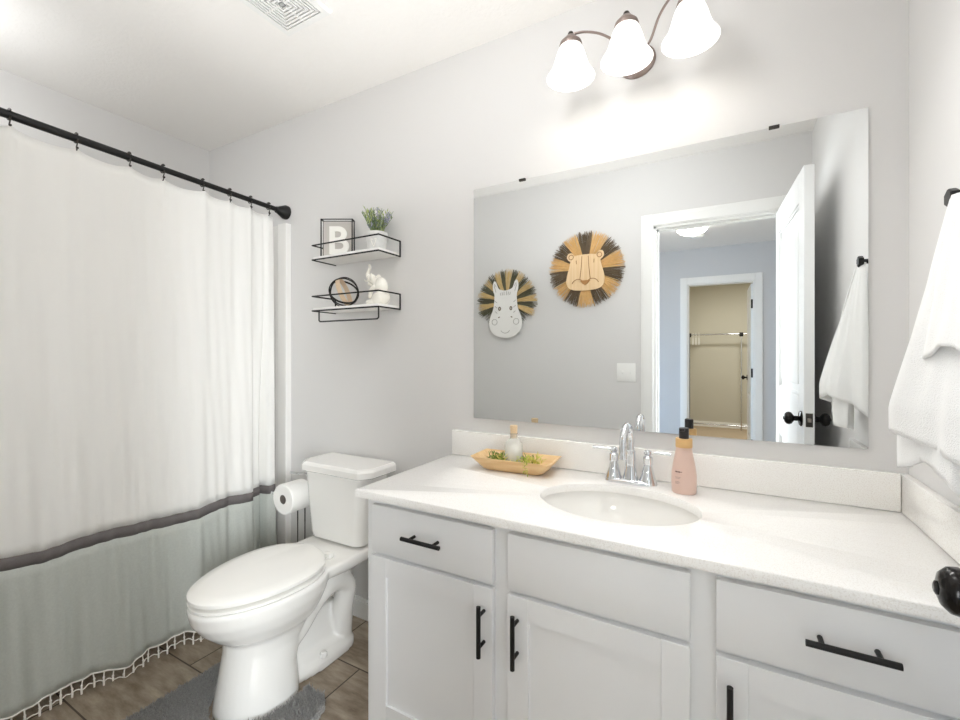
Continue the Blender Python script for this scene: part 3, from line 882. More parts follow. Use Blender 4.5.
for i, (z, w_) in enumerate(((.066, .020), (.0645, .014), (.050, .016), (.0465, .014), (.037, .012), (.034, .015), (.031, .010))):
    P = []
    for k in range(7):
        a = radians(-128) + (w_ / .034) * k / 6
        rr_ = .0347 if z < .058 else .0342
        P.append((SX_ + rr_ * cos(a), SY_ + .86 * rr_ * sin(a) - .0002, CT1 + z + (.0008 * sin(k * 2.2) if i < 2 else 0)))
    b.tube(P, .0009 if i < 2 else .00035, 5)
b.build('printed_text', M['ink'], soap)

# wooden tray with bottle and moss
TRX, TRY = -0.652, -0.112
tray = thing('wooden_tray', 'flared pale wood tray on the countertop left of the faucet', 'tray', (TRX, TRY, CT1))
TM = Matrix.Translation((TRX, TRY, 0)) @ Matrix.Rotation(radians(3), 4, 'Z')
def trring(hx, hy, r, z, warp=0.0):
    out = []
    for p in rr(-hx, hx, -hy, hy, r, z, 5):
        out.append(TM @ Vector((p.x, p.y, z + warp * (abs(p.x) / hx) ** 3)))
    return out
b = MB()
b.loft([trring(.100, .045, .02, CT1 + .0005), trring(.112, .052, .02, CT1 + .006), trring(.145, .073, .012, CT1 + .037, .008), trring(.1475, .075, .012, CT1 + .040, .008), trring(.141, .069, .012, CT1 + .0395, .008),
        trring(.107, .048, .02, CT1 + .012), trring(.09, .036, .02, CT1 + .009)])
b.build('tray_body', M['tray_wood'], tray)
BXc, BYc, BZ0 = -0.664, -0.105, CT1 + .0095
bot = thing('glass_bottle', 'small clear corked bottle of white salt standing in the wooden tray', 'bottle', (BXc, BYc, BZ0))
gl = bpy.data.materials.new('clear_glass'); gl.use_nodes = True
nt = gl.node_tree; nt.nodes.remove(nt.nodes['Principled BSDF'])
g = nt.nodes.new('ShaderNodeBsdfGlossy'); g.inputs['Roughness'].default_value = .02
tr = nt.nodes.new('ShaderNodeBsdfTransparent'); tr.inputs[0].default_value = (.96, .97, .96, 1)
fr = nt.nodes.new('ShaderNodeLayerWeight'); fr.inputs[0].default_value = .06
mxs = nt.nodes.new('ShaderNodeMixShader')
nt.links.new(fr.outputs['Fresnel'], mxs.inputs[0]); nt.links.new(tr.outputs[0], mxs.inputs[1]); nt.links.new(g.outputs[0], mxs.inputs[2])
df = nt.nodes.new('ShaderNodeBsdfDiffuse'); df.inputs[0].default_value = (.9, .9, .88, 1)
mx2 = nt.nodes.new('ShaderNodeMixShader'); mx2.inputs[0].default_value = .30
nt.links.new(mxs.outputs[0], mx2.inputs[1]); nt.links.new(df.outputs[0], mx2.inputs[2])
nt.links.new(mx2.outputs[0], nt.nodes['Material Output'].inputs[0])
M['glass'] = gl
b = MB(); b.lathe(BXc, BYc, [(.027, BZ0), (.0305, BZ0 + .004), (.0318, BZ0 + .020), (.0318, BZ0 + .072), (.029, BZ0 + .084), (.019, BZ0 + .094), (.0135, BZ0 + .099), (.0125, BZ0 + .112), (.0145, BZ0 + .114), (.0145, BZ0 + .118)], 32, (True, False)); b.build('glass_body', M['glass'], bot)
b = MB(); b.lathe(BXc, BYc, [(.024, BZ0 + .002), (.0275, BZ0 + .006), (.0300, BZ0 + .022), (.0300, BZ0 + .058), (.024, BZ0 + .068), (.012, BZ0 + .074), (.001, BZ0 + .076)], 28); b.build('salt', M['sand'], bot)
b = MB(); b.lathe(BXc, BYc, [(.0105, BZ0 + .100), (.0122, BZ0 + .119), (.0138, BZ0 + .142), (.0128, BZ0 + .145)], 20); b.build('cork', M['cork'], bot)
def leaflet(mb, p, d, L, w_):
    d = Vector(d).normalized(); side = d.cross(Vector((0, 0, 1)))
    if side.length < .1: side = Vector((1, 0, 0))
    side.normalize(); up = side.cross(d)
    p = Vector(p)
    mb.add([p, p + d * L * .5 + side * w_ + up * w_ * .3, p + d * L, p + d * L * .5 - side * w_ + up * w_ * .3, p + d * L * .5 - up * w_ * .35],
           [(0, 1, 4), (1, 2, 4), (2, 3, 4), (3, 0, 4), (0, 3, 2, 1)])
sp = thing('moss_garland', 'green and yellow artificial moss sprigs lying around bottle in the wooden tray', 'greenery', (-.66, -.11, CT1 + .012))
sprigs = {'moss': MB(), 'moss_dark': MB(), 'moss_yellow': MB()}
clusters = [(-.735, -.100, .040, 'moss_dark', 60), (-.715, -.120, .040, 'moss', 70), (-.705, -.095, .040, 'moss_dark', 40), (-.625, -.125, .034, 'moss', 60), (-.600, -.120, .036, 'moss_yellow', 60), (-.610, -.09, .035, 'moss_dark', 35), (-.57, -.105, .030, 'moss_yellow', 45), (-.69, -.142, .030, 'moss_yellow', 35)]
for (x, y, r, kind, n_) in clusters:
    for q in range(n_):
        a = random.uniform(0, 2 * pi); rd = r * math.sqrt(random.random()) * .75
        p = Vector((x + rd * cos(a), y + rd * sin(a) * .7, CT1 + .016 + random.uniform(0, .042) * (1 - rd / r * .7)))
        sprigs[kind].bm.verts.ensure_lookup_table()
        leaflet(sprigs[kind], p, (cos(a) * .7 + random.uniform(-.4, .4), sin(a) * .7 + random.uniform(-.4, .4), random.uniform(.2, 1.1)), random.uniform(.010, .020), random.uniform(.0018, .0034))
# the strand hanging over the front rim
for q in range(46):
    t = q / 45
    p = Vector((-.585 + .012 * t + random.uniform(-.005, .005), -.160 - .046 * min(1, t * 1.7) , CT1 + .046 + .006 * sin(pi * min(1, t * 1.6)) - .052 * max(0, t - .42)))
    leaflet(sprigs['moss_yellow' if q % 3 else 'moss'], p, (random.uniform(-1, 1), random.uniform(-.6, .2), random.uniform(-.6, .5)), random.uniform(.008, .014), .0022)
for k, mb in sprigs.items():
    mb.build('moss_leaves', M[k], sp, 0, 'stuff')

# ================================================================== MIRROR
MX0, MX1, MZ0, MZ1 = -0.886, 0.329, 0.976, 1.888
mir = thing('vanity_mirror', 'large frameless rectangular wall mirror above the vanity', 'mirror', (-.28, 0, MZ0))
MB().box(MX0, MX1, -.0065, -.0055, MZ0, MZ1).build('glass', M['mirror'], mir, 0)
MB().box(MX0 + .0005, MX1 - .0005, -.0055, -.0005, MZ0 + .0005, MZ1 - .0005).build('backing', M['mirror_edge'], mir, 0)
for cx_ in (-.674, .119):
    b = MB(); b.box(cx_ - .013, cx_ + .013, -.011, -.0008, MZ1 + .0005, MZ1 + .004, .001); b.box(cx_ - .013, cx_ + .013, -.011, -.0072, MZ1 - .005, MZ1 + .004, .001)
    b.build('clip', M['bronze_dark'], mir)

# ================================================================== VANITY LIGHT
lamp = thing('vanity_light', 'three-shade bronze vanity light with frosted bell glasses above the mirror', 'wall lamp', (-.268, 0, 2.19))
LZ = 2.19
R = Matrix.Translation((-.262, 0, 2.203)) @ Matrix.Rotation(pi / 2, 4, 'X')
b = MB(); b.lathe(0, 0, [(.060, .0005), (.060, .005), (.053, .012), (.026, .018), (.014, .028)], 40, mtx=R, sx=1.0, sy=.92); b.build('wall_plate', M['bronze'], lamp)
LX = (-.438, -.265, -.091); LY = -.160
for i, x in enumerate(LX):
    b = MB(); ztop = 2.252
    b.lathe(x, LY, [(.006, ztop - .004), (.0095, ztop - .001), (.0100, ztop + .004), (.0075, ztop + .010), (.003, ztop + .013)], 16)
    b.build('finial', M['bronze_dark'], lamp)
    b = MB(); b.lathe(x, LY, [(.008, ztop), (.016, ztop - .004), (.024, ztop - .013), (.030, ztop - .021), (.0335, ztop - .023), (.0365, ztop - .033), (.035, ztop - .040)], 28); b.build('shade_cap', M['bronze'], lamp)
    prof = [(.034, 2.216), (.040, 2.203), (.046, 2.186), (.0515, 2.166), (.057, 2.149), (.0635, 2.135), (.0715, 2.124), (.0765, 2.116)]
    inner_ = [(r - .003, z) for r, z in reversed(prof)]
    b = MB(); b.lathe(x, LY, prof + inner_, 36, (False, False)); b.build('glass_shade', M['shade'], lamp)
    b = MB(); b.lathe(x, LY, [(.010, 2.212), (.012, 2.200), (.022, 2.178), (.026, 2.164), (.022, 2.150), (.010, 2.142), (.002, 2.140)], 20); b.build('bulb', M['bulb'], lamp)
    pl = bpy.data.lights.new('bulb_light', 'SPOT'); pl.spot_size = radians(165); pl.spot_blend = 1.0; pl.energy = BULB_W; pl.color = (1.0, .995, .985); pl.shadow_soft_size = .045
    po = bpy.data.objects.new('bulb_light', pl); po.location = (x, LY - .01, 2.105); po.rotation_euler = (radians(-42), 0, 0); COL.objects.link(po)
# scrolling arms
zt = 2.250
arm = MB(); arm.tube(smooth_path([(-.270, -.026, 2.205), (-.300, -.085, 2.222), (-.345, -.130, 2.242), (-.395, -.152, 2.254), (-.438, LY, 2.255)], 6), .0038, 10); arm.build('arm', M['bronze'], lamp)
arm = MB(); arm.tube(smooth_path([(-.262, -.026, 2.195), (-.263, -.07, 2.238), (-.264, -.12, 2.262), (-.265, LY, 2.252)], 6), .0038, 10); arm.build('arm', M['bronze'], lamp)
arm = MB(); arm.tube(smooth_path([(-.256, -.026, 2.203), (-.228, -.06, 2.200), (-.205, -.09, 2.205), (-.175, -.125, 2.245), (-.135, -.15, 2.270), (-.091, LY, 2.254)], 6), .0038, 10); arm.build('arm', M['bronze'], lamp)

# ================================================================== WALL SHELVES
SH0, SH1, SHD = -1.665, -1.264, -.142
def shelf(z, label, bar):
    t = thing('wall_shelf', label, 'wall shelf', (-1.465, 0, z), 'black wire shelves on the wall over the toilet')
    MB().box(SH0 + .003, SH1 - .003, SHD + .003, -.002, z, z + .013, .001).build('board', M['shelf_white'], t)
    b = MB(); r = .0034
    for zz in (z - .001, z + .066):
        if zz > z: b.tube([(SH0 + .085, -.002, zz), (SH0, -.002, zz)][1:] + [(SH0, SHD, zz), (SH1, SHD, zz), (SH1, -.002, zz)], r, 8)
        else: b.tube([(SH0, -.002, zz), (SH0, SHD, zz), (SH1, SHD, zz), (SH1, -.002, zz), ], r, 8)
    for (x, y) in ((SH1, -.004), (SH0, -.004)): b.tube([(x, y, z - .001), (x, y, z + .066)], r, 8)
    b.build('wire_rail', M['black'], t)
    if bar:
        b = MB(); zb = z - .052
        b.tube([(SH0 + .045, SHD, z - .001), (SH0 + .045, SHD, zb + .006), (SH0 + .052, SHD, zb), (SH1 - .007, SHD, zb), (SH1, SHD, zb + .006), (SH1, SHD, z - .001)], r, 8)
        b.build('towel_bar', M['black'], t)
shelf(1.664, 'upper black wire shelf holding framed letter and potted lavender', False)
shelf(1.430, 'lower black wire shelf with towel bar, holding ring ball and elephant', True)
S1, S2 = 1.664 + .0135, 1.430 + .0135

# framed letter B
FA = radians(29)
FM = Matrix.Translation((-1.630, -.122, S1)) @ Matrix.Rotation(FA, 4, 'Z')   # frame turned a little towards the room
fr_ = thing('letter_frame', 'black wire frame with a white letter B on the upper shelf', 'picture frame', (-1.57, -.09, S1))
FW, FH, FD = .143, .174, .034
def fp(a, d, z): return FM @ Vector((a, d, z))
b = MB(); r = .0034
for d in (0, FD):
    b.tube([fp(0, d, .003), fp(0, d, FH), fp(FW, d, FH), fp(FW, d, .003)], r, 8)
    b.tube([fp(0, d, .003), fp(FW, d, .003)], r, 8)
for a in (0, FW):
    for z in (.003, FH): b.tube([fp(a, 0, z), fp(a, FD, z)], r, 8)
b.build('frame', M['black'], fr_)
MB().box(.002, FW - .002, FD - .007, FD - .002, .004, FH - .003, 0, 1, FM).build('backing_panel', M['backing'], fr_, 0)
fc_ = bpy.data.curves.new('letter', 'FONT'); fc_.body = 'B'; fc_.size = .178; fc_.extrude = .0025; fc_.offset = .004; fc_.align_x = 'CENTER'
fc_.materials.append(M['letter'])
tmp = bpy.data.objects.new('letter_outline', fc_); COL.objects.link(tmp); bpy.context.view_layer.update()
lme = bpy.data.meshes.new_from_object(tmp.evaluated_get(bpy.context.evaluated_depsgraph_get()))
bpy.data.objects.remove(tmp); bpy.data.curves.remove(fc_)
lme.transform(Matrix.Translation(-fr_.location) @ FM @ Matrix.Translation((FW / 2, FD - .011, .022)) @ Matrix.Rotation(pi / 2, 4, 'X'))
fo = bpy.data.objects.new('letter', lme); COL.objects.link(fo); fo.parent = fr_

# potted lavender
PX_, PY_ = -1.338, -.072
pot = thing('potted_lavender', 'small grey-white pot of lavender on the right of the upper shelf', 'potted plant', (PX_, PY_, S1))
b = MB(); b.lathe(PX_, PY_, [(.036, S1), (.039, S1 + .004), (.044, S1 + .050), (.0455, S1 + .068), (.048, S1 + .070), (.048, S1 + .082), (.044, S1 + .082), (.042, S1 + .066), (.01, S1 + .064)], 32); b.build('pot', M['pot'], pot)
b = MB()
for s in (-1, 1): b.tube(smooth_path([(PX_ + .020, PY_ - .041, S1 + .014), (PX_ + .020 + s * .010, PY_ - .042, S1 + .032), (PX_ + .020 + s * .014, PY_ - .042, S1 + .046), (PX_ + .020 + s * .005, PY_ - .043, S1 + .044)], 4), .0016, 6)
b.build('twine_bow', M['fringe'], pot)
leafs = {'leaf': MB(), 'leaf_light': MB(), 'leaf_grey': MB()}; buds = MB(); stems = MB()
for q in range(64):
    a = random.uniform(0, 2 * pi); lean = random.uniform(.05, .80); hgt = random.uniform(.06, .135)
    p0 = Vector((PX_ + .022 * cos(a) * random.random(), PY_ + .022 * sin(a) * random.random(), S1 + .066))
    d = Vector((cos(a) * lean, sin(a) * lean * .75, 1)).normalized()
    p1 = p0 + d * hgt
    if p1.y > -.012: p1.y = -.012
    stems.tube([p0, (p0 + p1) / 2 + Vector((0, 0, .004)), p1], .0009, 5)
    kind = random.choice(['leaf', 'leaf', 'leaf_light', 'leaf_light', 'leaf_grey'])
    for k in range(9):
        t = .15 + .8 * k / 9; p = p0 + (p1 - p0) * t; aa = random.uniform(0, 2 * pi)
        leaflet(leafs[kind], p, (cos(aa) * .6, sin(aa) * .5, .9), random.uniform(.016, .030), .0032)
    if q % 3 == 0:
        for k in range(10):
            t = .62 + .4 * k / 10; p = p0 + (p1 - p0) * t; aa = k * 2.4
            buds.ball(p + Vector((cos(aa) * .0035, sin(aa) * .0035, 0)), .0034, u=6, v=4)
stems.build('stem', M['leaf'], pot)
for k, mb in leafs.items(): mb.build('foliage', M[k], pot, 0)
buds.build('lavender_flower', M['lavender'], pot)

# ring ball
GX, GY, GR = -1.530, -.078, .069
ballt = thing('ring_ball', 'round black wire ring ornament with a wood band on the lower shelf', 'ornament', (GX, GY, S2))
gc = Vector((GX, GY, S2 + GR + .002))
def hoop(mb, tilt, yaw, w_, th, R_):
    m_ = Matrix.Rotation(yaw, 4, 'Z') @ Matrix.Rotation(tilt, 4, 'X')
    rings = []
    for k in range(48):
        a = 2 * pi * k / 48; e = Vector((cos(a), sin(a), 0))
        rings.append([gc + m_ @ (e * R_ + Vector((0, 0, -w_))), gc + m_ @ (e * R_ + Vector((0, 0, w_))), gc + m_ @ (e * (R_ - th) + Vector((0, 0, w_))), gc + m_ @ (e * (R_ - th) + Vector((0, 0, -w_)))])
    rings.append(rings[0])
    mb.loft(rings, (False, False))
b = MB(); hoop(b, pi / 2, radians(20), .0035, .004, GR); hoop(b, radians(55), radians(60), .0035, .004, GR - .001); hoop(b, radians(118), radians(35), .0035, .004, GR - .0015); b.build('hoop', M['black'], ballt)
b = MB(); hoop(b, radians(70), radians(118), .010, .003, GR - .006); b.build('wood_band', M['pale_wood'], ballt)

# sitting elephant
EX, EY = -1.325, -.078
ele = MB()
def ev(x, y, z): return Vector((EX + x, EY + y, S2 + z))
def tilt(a): return Matrix.Rotation(radians(a), 4, 'Y')
ele.ball(ev(.020, 0, .080), (.029, .028, .042), tilt(-10)); ele.ball(ev(.024, 0, .034), (.034, .034, .033))
ele.tube([ev(.010, 0, .088), ev(-.030, 0, .112)], [.022, .017], 14)
for s in (-1, 1):
    ele.ball(ev(.016, s * .026, .026), (.028, .015, .025)); ele.tube([ev(.0, s * .027, .014), ev(-.030, s * .027, .012)], [.013, .011], 12); ele.ball(ev(-.030, s * .027, .0118), .0115)
    ele.ball(ev(-.020, s * .023, .124), (.013, .0045, .016), Matrix.Rotation(radians(s * 30), 4, 'Z') @ tilt(25))
ele.ball(ev(-.036, 0, .118), (.021, .019, .021))
ele.tube(smooth_path([ev(-.044, 0, .120), ev(-.057, 0, .128), ev(-.060, 0, .143), ev(-.051, 0, .158), ev(-.046, 0, .170), ev(-.052, 0, .181)], 5), [.011] * 5 + [.0095] * 6 + [.0078] * 6 + [.0062] * 9, 12)
ele.tube(smooth_path([ev(.0, .016, .088), ev(-.034, .019, .086), ev(-.064, .019, .100)], 4), [.012] * 5 + [.010] * 4, 12); ele.ball(ev(-.065, .019, .101), .0105)
ele.tube(smooth_path([ev(.0, -.016, .080), ev(-.022, -.019, .062), ev(-.030, -.019, .038)], 4), [.012] * 5 + [.0095] * 4, 12); ele.ball(ev(-.030, -.019, .038), .010)
et = thing('elephant_figurine', 'ivory sitting elephant figurine with raised trunk on the lower shelf', 'figurine', (EX, EY, S2))
eo = ele.build('body', M['ceramic'], et)
m = eo.modifiers.new('one_piece', 'REMESH'); m.mode = 'VOXEL'; m.voxel_size = .0022; m.use_smooth_shade = True
m = eo.modifiers.new('soften', 'SMOOTH'); m.iterations = 3
b = MB()
for s in (-1, 1): b.tube(smooth_path([ev(-.044, s * .012, .110), ev(-.058, s * .014, .107), ev(-.067, s * .013, .114)], 4), [.0034] * 5 + [.0022] * 4, 8)
b.build('tusk', M['ceramic'], et)

# ================================================================== CEILING VENT
VXa, VXb, VYb = -1.474, -1.236, -.412
VYa = VYb - .238
vent = thing('ceiling_vent', 'square white ceiling exhaust vent with concentric slots', 'vent', ((VXa + VXb) / 2, (VYa + VYb) / 2, ZC))
vcx, vcy = (VXa + VXb) / 2, (VYa + VYb) / 2
b = MB(); h = .119
z0 = ZC - .014
def vr(s, z): return [Vector((vcx - s, vcy - s, z)), Vector((vcx + s, vcy - s, z)), Vector((vcx + s, vcy + s, z)), Vector((vcx - s, vcy + s, z))]
b.loft([vr(h, ZC - .0005), vr(h, ZC - .005), vr(h - .006, z0), vr(.0905, z0), vr(.0905, ZC - .003)], (False, False))
b.build('grille_frame', M['trim'], vent, 30)
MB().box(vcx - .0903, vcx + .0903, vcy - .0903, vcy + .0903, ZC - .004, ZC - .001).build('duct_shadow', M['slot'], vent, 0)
b = MB(); s = .0855
while s > .012:
    si = max(s - .0068, 0)
    b.loft([vr(s, z0 + .0098), vr(s, z0), vr(si, z0), vr(si, z0 + .0098)], (False, False)); s -= .0122
b.box(vcx - .010, vcx + .010, vcy - .010, vcy + .010, z0, z0 + .008)
for a in range(4):
    m_ = Matrix.Translation((vcx, vcy, 0)) @ Matrix.Rotation(pi / 2 * a, 4, 'Z')
    b.box(.005, .0905, -.0025, .0025, z0 + .001, z0 + .008, 0, 1, m_)
b.build('grille_slats', M['trim'], vent, 0)

# ================================================================== TOWEL AND HOOK
HX, HY, HZ = 0.392, -0.345, 1.533
hook = thing('towel_hook', 'black hexagonal towel hook on the right wall', 'towel hook', (XR, HY, HZ))
R = Matrix.Translation((XR - .001, HY, HZ)) @ Matrix.Rotation(-pi / 2, 4, 'Y')
b = MB(); b.lathe(0, 0, [(.008, 0), (.008, .024)], 16, mtx=R); b.build('post', M['black'], hook)
b = MB(); b.lathe(0, 0, [(.0175, .022), (.0185, .024), (.0185, .033), (.0165, .036)], 6, mtx=R); b.build('hex_cap', M['black'], hook, 20)
def towel_layer(mb, th0, th1, zb0, zb1, k, ph, z_top=1.528, kx=1.0, n=60, rows=40):
    out = []
    for r in range(rows + 1):
        t = r / rows; row = []
        for c in range(n + 1):
            u = c / n; th = radians(th0 + (th1 - th0) * u)
            zb = zb0 - zb1 * abs(u - .42) / .58 + .010 * sin(u * 9 + ph)
            z = z_top + (zb - z_top) * t
            dd = (z_top - z)
            g_ = ss(dd / .30)                          # how far the cloth has opened out below the hook
            ry = (.020 + .33 * dd if dd < .40 else .152 + .10 * (dd - .40)) * k
            rx = (.018 + .225 * dd if dd < .40 else .108 + .02 * (dd - .40)) * k * kx
            fold = 1 + (.05 + .09 * g_) * sin(th * 4.0 + ph + 1.6 * t) + .06 * g_ * sin(th * 9 + ph * 2 - 2.0 * t) + .03 * sin(th * 17 + 5 * t + ph)
            x = .400 - max(.0, rx * sin(th) * fold) - .004
            y = HY - .01 + ry * cos(th) * (1 + .08 * g_ * sin(th * 5 + ph)) - .02 * g_
            row.append(Vector((min(x, .403), y, z)))
        out.append(row)
    mb.grid(out)
b = MB()
towel_layer(b, 6, 178, 1.105, 0.11, .95, 0.4, kx=.93)
towel_layer(b, 92, 177, 1.250, 0.06, 1.05, 1.9, 1.534, kx=.95)
towel_layer(b, 40, 177, 1.030, 0.06, .74, 2.6, 1.522)
tw = b.build('hand_towel', M['towel'], None, 80)
m = tw.modifiers.new('terry_thickness', 'SOLIDIFY'); m.thickness = .005; m.offset = 0
tag(tw, 'white terry towel hanging in folds from the black hook', 'towel')

# ================================================================== DOORWAY WALL DECOR (seen in the mirror)
WY = YF + .0005
sw = thing('light_switch', 'white double rocker switch plate on the wall beside the doorway', 'light switch', (-.58, YF, 1.11))
MB().box(-.642, -.522, WY, WY + .006, 1.050, 1.172, .002).build('plate', M['plate'], sw)
for xx in (-.606, -.558):
    MB().box(xx - .005, xx + .005, WY + .006, WY + .015, 1.100, 1.122, .0015).build('toggle', M['plate'], sw)

def mane(mb_list, cx_, cz, r0, r1, a0, a1, n_, nb, jitter, ry=1.0):
    for q in range(n_):
        u = (q + random.random()) / n_
        a = a0 + (a1 - a0) * u
        bundle = int(u * nb)
        mb = mb_list[bundle % len(mb_list)]
        ca = a0 + (a1 - a0) * (bundle + .5) / nb
        a2 = ca + (a - ca) * random.uniform(.85, 1.15)
        R_ = r1 * random.uniform(1 - jitter, 1.03)
        d0, d1 = WY + random.uniform(.004, .014), WY + random.uniform(.006, .030)
        am = (a + a2) / 2 + random.uniform(-.02, .02); rm = (r0 + R_) / 2
        mb.tube([(cx_ + r0 * cos(a), d0, cz + r0 * sin(a) * ry), (cx_ + rm * cos(am), (d0 + d1) / 2 + .006, cz + rm * sin(am) * ry), (cx_ + R_ * cos(a2), d1, cz + R_ * sin(a2) * ry)],
                [.0022, .0026, .0014], 4)
def plate_xz(outline, y0, y1): return MB().prism(outline, y0, y1, lambda a, c, d: Vector((a, d, c)))
def smooth_closed(pts, n_=5):
    P = [Vector((p[0], p[1], 0)) for p in pts]; m_ = len(P); out = []
    for i in range(m_):
        a, b_, c, d = P[i - 1], P[i], P[(i + 1) % m_], P[(i + 2) % m_]
        for k in range(n_):
            t = k / n_
            v = 0.5 * ((2 * b_) + (c - a) * t + (2 * a - 5 * b_ + 4 * c - d) * t * t + (3 * b_ - a - 3 * c + d) * t ** 3)
            out.append((v.x, v.y))
    return out
def lines(name, strokes, mtl, parent, y, r=.0022):
    b = MB()
    for s_ in strokes: b.tube([(p[0], y, p[1]) for p in s_], r, 6)
    return b.build(name, mtl, parent)
def arc(cx_, cz, r, a0, a1, n_=12, rz=None):
    rz = rz or r
    return [(cx_ + r * cos(radians(a0 + (a1 - a0) * k / n_)), cz + rz * sin(radians(a0 + (a1 - a0) * k / n_))) for k in range(n_ + 1)]

# lion
lx, lz = -.848, 1.815
lion = thing('lion_wall_art', 'round lion head wall decoration with tan and brown straw mane', 'wall decoration', (lx, YF, lz))
mt, md = MB(), MB()
mane([md, mt], lx, lz, .085, .258, radians(78), radians(78 + 360), 620, 14, .10)
mt.build('straw_mane', M['straw'], lion, 0); md.build('straw_mane', M['straw_dark'], lion, 0)
fz = lz - .012
half = [(0, .112), (.05, .110), (.075, .108), (.092, .128), (.118, .126), (.128, .100), (.116, .078), (.104, .068), (.112, .030), (.128, -.030), (.132, -.075), (.118, -.110), (.085, -.128), (.04, -.134), (0, -.135)]
outl = [(lx + a, fz + c) for a, c in half] + [(lx - a, fz + c) for a, c in half[-2:0:-1]]
FYl = WY + .036
plate_xz(smooth_closed(outl, 4), FYl - .008, FYl).build('face', M['lion_wood'], lion)
L = []
for s in (-1, 1):
    L.append([(lx + s * .022, fz + .100), (lx + s * .026, fz + .03), (lx + s * .036, fz - .060)])
    L.append(arc(lx + s * .098, fz + .100, .016, 0, 360, 16))
    L.append([(lx + s * .060, fz + .050), (lx + s * .062, fz + .075)])
    L.append(arc(lx + s * .050, fz - .100, .044, 20 if s > 0 else 160, 170 if s > 0 else 10, 12))
lines('engraved_lines', L, M['line_brown'], lion, FYl + .0003, .0024)
plate_xz([(lx - .036, fz - .066), (lx + .036, fz - .066), (lx + .018, fz - .088), (lx, fz - .100), (lx - .018, fz - .088)], FYl, FYl + .004).build('nose', M['nose'], lion)

# zebra
zx, zz_ = -1.455, 1.625
zeb = thing('zebra_wall_art', 'white zebra face wall decoration with tan and dark straw mane', 'wall decoration', (zx, YF, zz_))
mt, md = MB(), MB()
mane([mt, md, mt, md], zx, zz_, .075, .245, radians(-28), radians(208), 430, 18, .14)
mt.build('straw_mane', M['straw_pale'], zeb, 0); md.build('straw_mane', M['straw_olive'], zeb, 0)
for s in (-1, 1):
    extra = MB(); a_c = -40 if s > 0 else 220
    for q in range(26):
        a = radians(a_c + random.uniform(-12, 12)); r1_ = random.uniform(.17, .22)
        extra.tube([(zx + .1 * cos(a), WY + .01, zz_ + .1 * sin(a)), (zx + r1_ * cos(a), WY + .02, zz_ + r1_ * sin(a))], [.002, .0012], 4)
    extra.build('straw_fringe', M['straw_olive'], zeb, 0)
h2 = [(0, .085), (.035, .092), (.060, .105), (.078, .150), (.095, .160), (.106, .128), (.102, .085), (.092, .055), (.094, .0), (.104, -.055), (.128, -.115), (.136, -.165), (.122, -.215), (.085, -.250), (.04, -.266), (0, -.270)]
outl = [(zx + a, zz_ + c) for a, c in h2] + [(zx - a, zz_ + c) for a, c in h2[-2:0:-1]]
FYz = WY + .034
plate_xz(smooth_closed(outl, 4), FYz - .008, FYz).build('face', M['zebra_white'], zeb)
L, Dk = [], []
for s in (-1, 1):
    L.append(arc(zx + s * .090, zz_ - .150, .022, 0, 360, 16))
    L.append([(zx + s * .078, zz_ + .075), (zx + s * .092, zz_ + .120), (zx + s * .090, zz_ + .140), (zx + s * .076, zz_ + .115)])
    for q in range(3):
        L.append([(zx + s * (.088 - .002 * q), zz_ + .01 - .04 * q), (zx + s * .068, zz_ - .004 - .04 * q)])
    for q in range(3): L.append([(zx + s * (.010 + .016 * q), zz_ + .078 - .004 * q), (zx + s * (.009 + .014 * q), zz_ + .050)])
    Dk.append(arc(zx + s * .047, zz_ - .050, .008, 0, 360, 12, .012))
    Dk.append([(zx + s * .058, zz_ - .118), (zx + s * .047, zz_ - .112)])
L.append(arc(zx, zz_ - .205, .038, 200, 340, 12, .030))
lines('engraved_lines', L, M['line_grey'], zeb, FYz + .0003, .0022)
lines('eye_marks', Dk, M['line_dark'], zeb, FYz + .0005, .004)

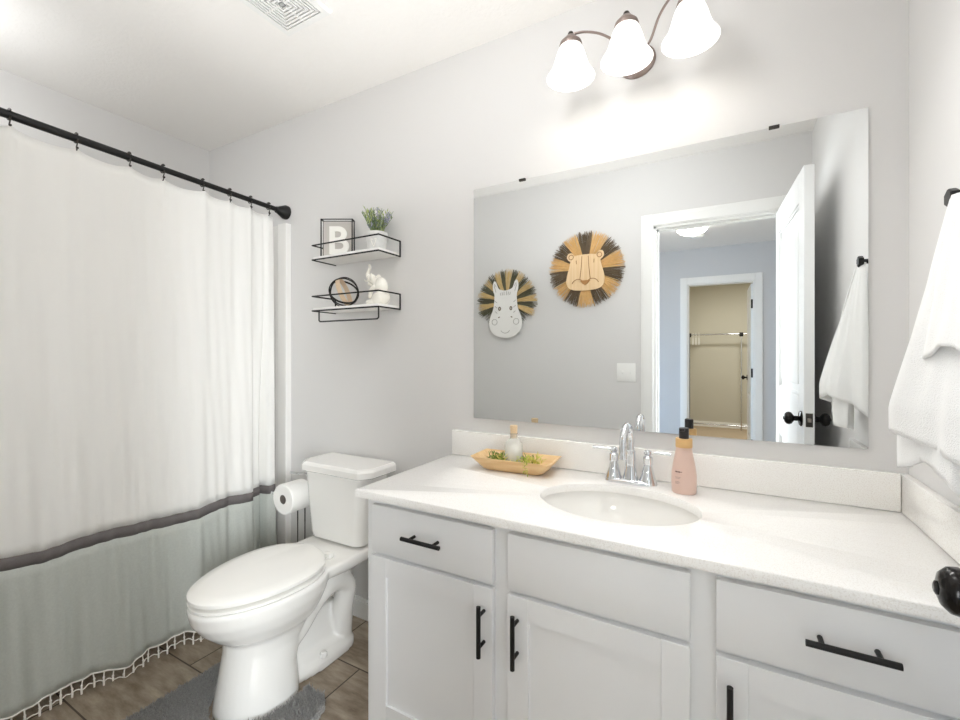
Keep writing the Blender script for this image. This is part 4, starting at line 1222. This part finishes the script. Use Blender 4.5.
# ================================================================== BEDROOM AND CLOSET THINGS (seen in the mirror)
DXc, DYc = -.293, -3.15
dome = thing('dome_light', 'white glass dome ceiling light in the room beyond the doorway', 'ceiling light', (DXc, DYc, ZC))
b = MB(); b.lathe(DXc, DYc, [(.150, ZC - .0005), (.150, ZC - .016), (.142, ZC - .022)], 36); b.build('rim', M['trim'], dome)
b = MB(); b.lathe(DXc, DYc, [(.138, ZC - .022), (.130, ZC - .045), (.105, ZC - .070), (.06, ZC - .088), (.004, ZC - .093)], 36); b.build('glass_dome', M['dome'], dome)
sx0, sy0 = -.262, -3.56
sm = thing('smoke_detector', 'small white smoke detector on the ceiling beyond the dome light', 'smoke detector', (sx0, sy0, ZC))
b = MB(); b.lathe(sx0, sy0, [(.068, ZC - .0005), (.068, ZC - .012), (.060, ZC - .030), (.035, ZC - .036), (.005, ZC - .037)], 28); b.build('cover', M['plate'], sm)

rackt = thing('garment_rack', 'chrome garment rack with black joints in the closet beyond the doorway', 'clothes rack', (-.1, -6.7, 0))
RY = -6.72; RXs = (-.555, .200, .62)
b = MB(); b.tube([(-.60, RY, 1.560), (.66, RY, 1.560)], .013, 12); b.build('hanging_bar', M['chrome'], rackt)
b = MB(); b.tube([(-.57, RY, .075), (.64, RY, .075)], .012, 12); b.build('bottom_rail', M['chrome'], rackt)
for xx in RXs:
    b = MB(); b.tube([(xx, RY, 0.004), (xx, RY, 1.56)], .012 if xx > -.5 else .010, 12); b.build('post', M['chrome'] if xx > -.5 else M['black'], rackt)
    b = MB(); b.box(xx - .028, xx + .028, RY - .022, RY + .022, 1.520, 1.585, .005); b.build('joint', M['black'], rackt)
for i, dx in enumerate((-.50, -.455, -.41)):
    hx_ = dx
    hg = MB()
    hg.tube(smooth_path([(hx_, RY - .015, 1.586), (hx_, RY + .012, 1.592), (hx_, RY + .018, 1.565), (hx_, RY, 1.535), (hx_, RY, 1.505)], 4), .003, 8)
    hg.tube([(hx_, RY, 1.505), (hx_ + .01, RY + .20, 1.41), (hx_ + .01, RY + .205, 1.395), (hx_ - .01, RY - .195, 1.395), (hx_ - .01, RY - .20, 1.41)], .006, 8, closed=True)
    o = hg.build('clothes_hanger', M['hanger'], None)
    tag(o, ('white clothes hanger on the closet rack, closest to the black joint', 'white clothes hanger on the closet rack, middle one of three', 'white clothes hanger on the closet rack, last of three from the black joint')[i], 'clothes hanger', 'white hangers on the closet rack')

bpy.context.view_layer.update()
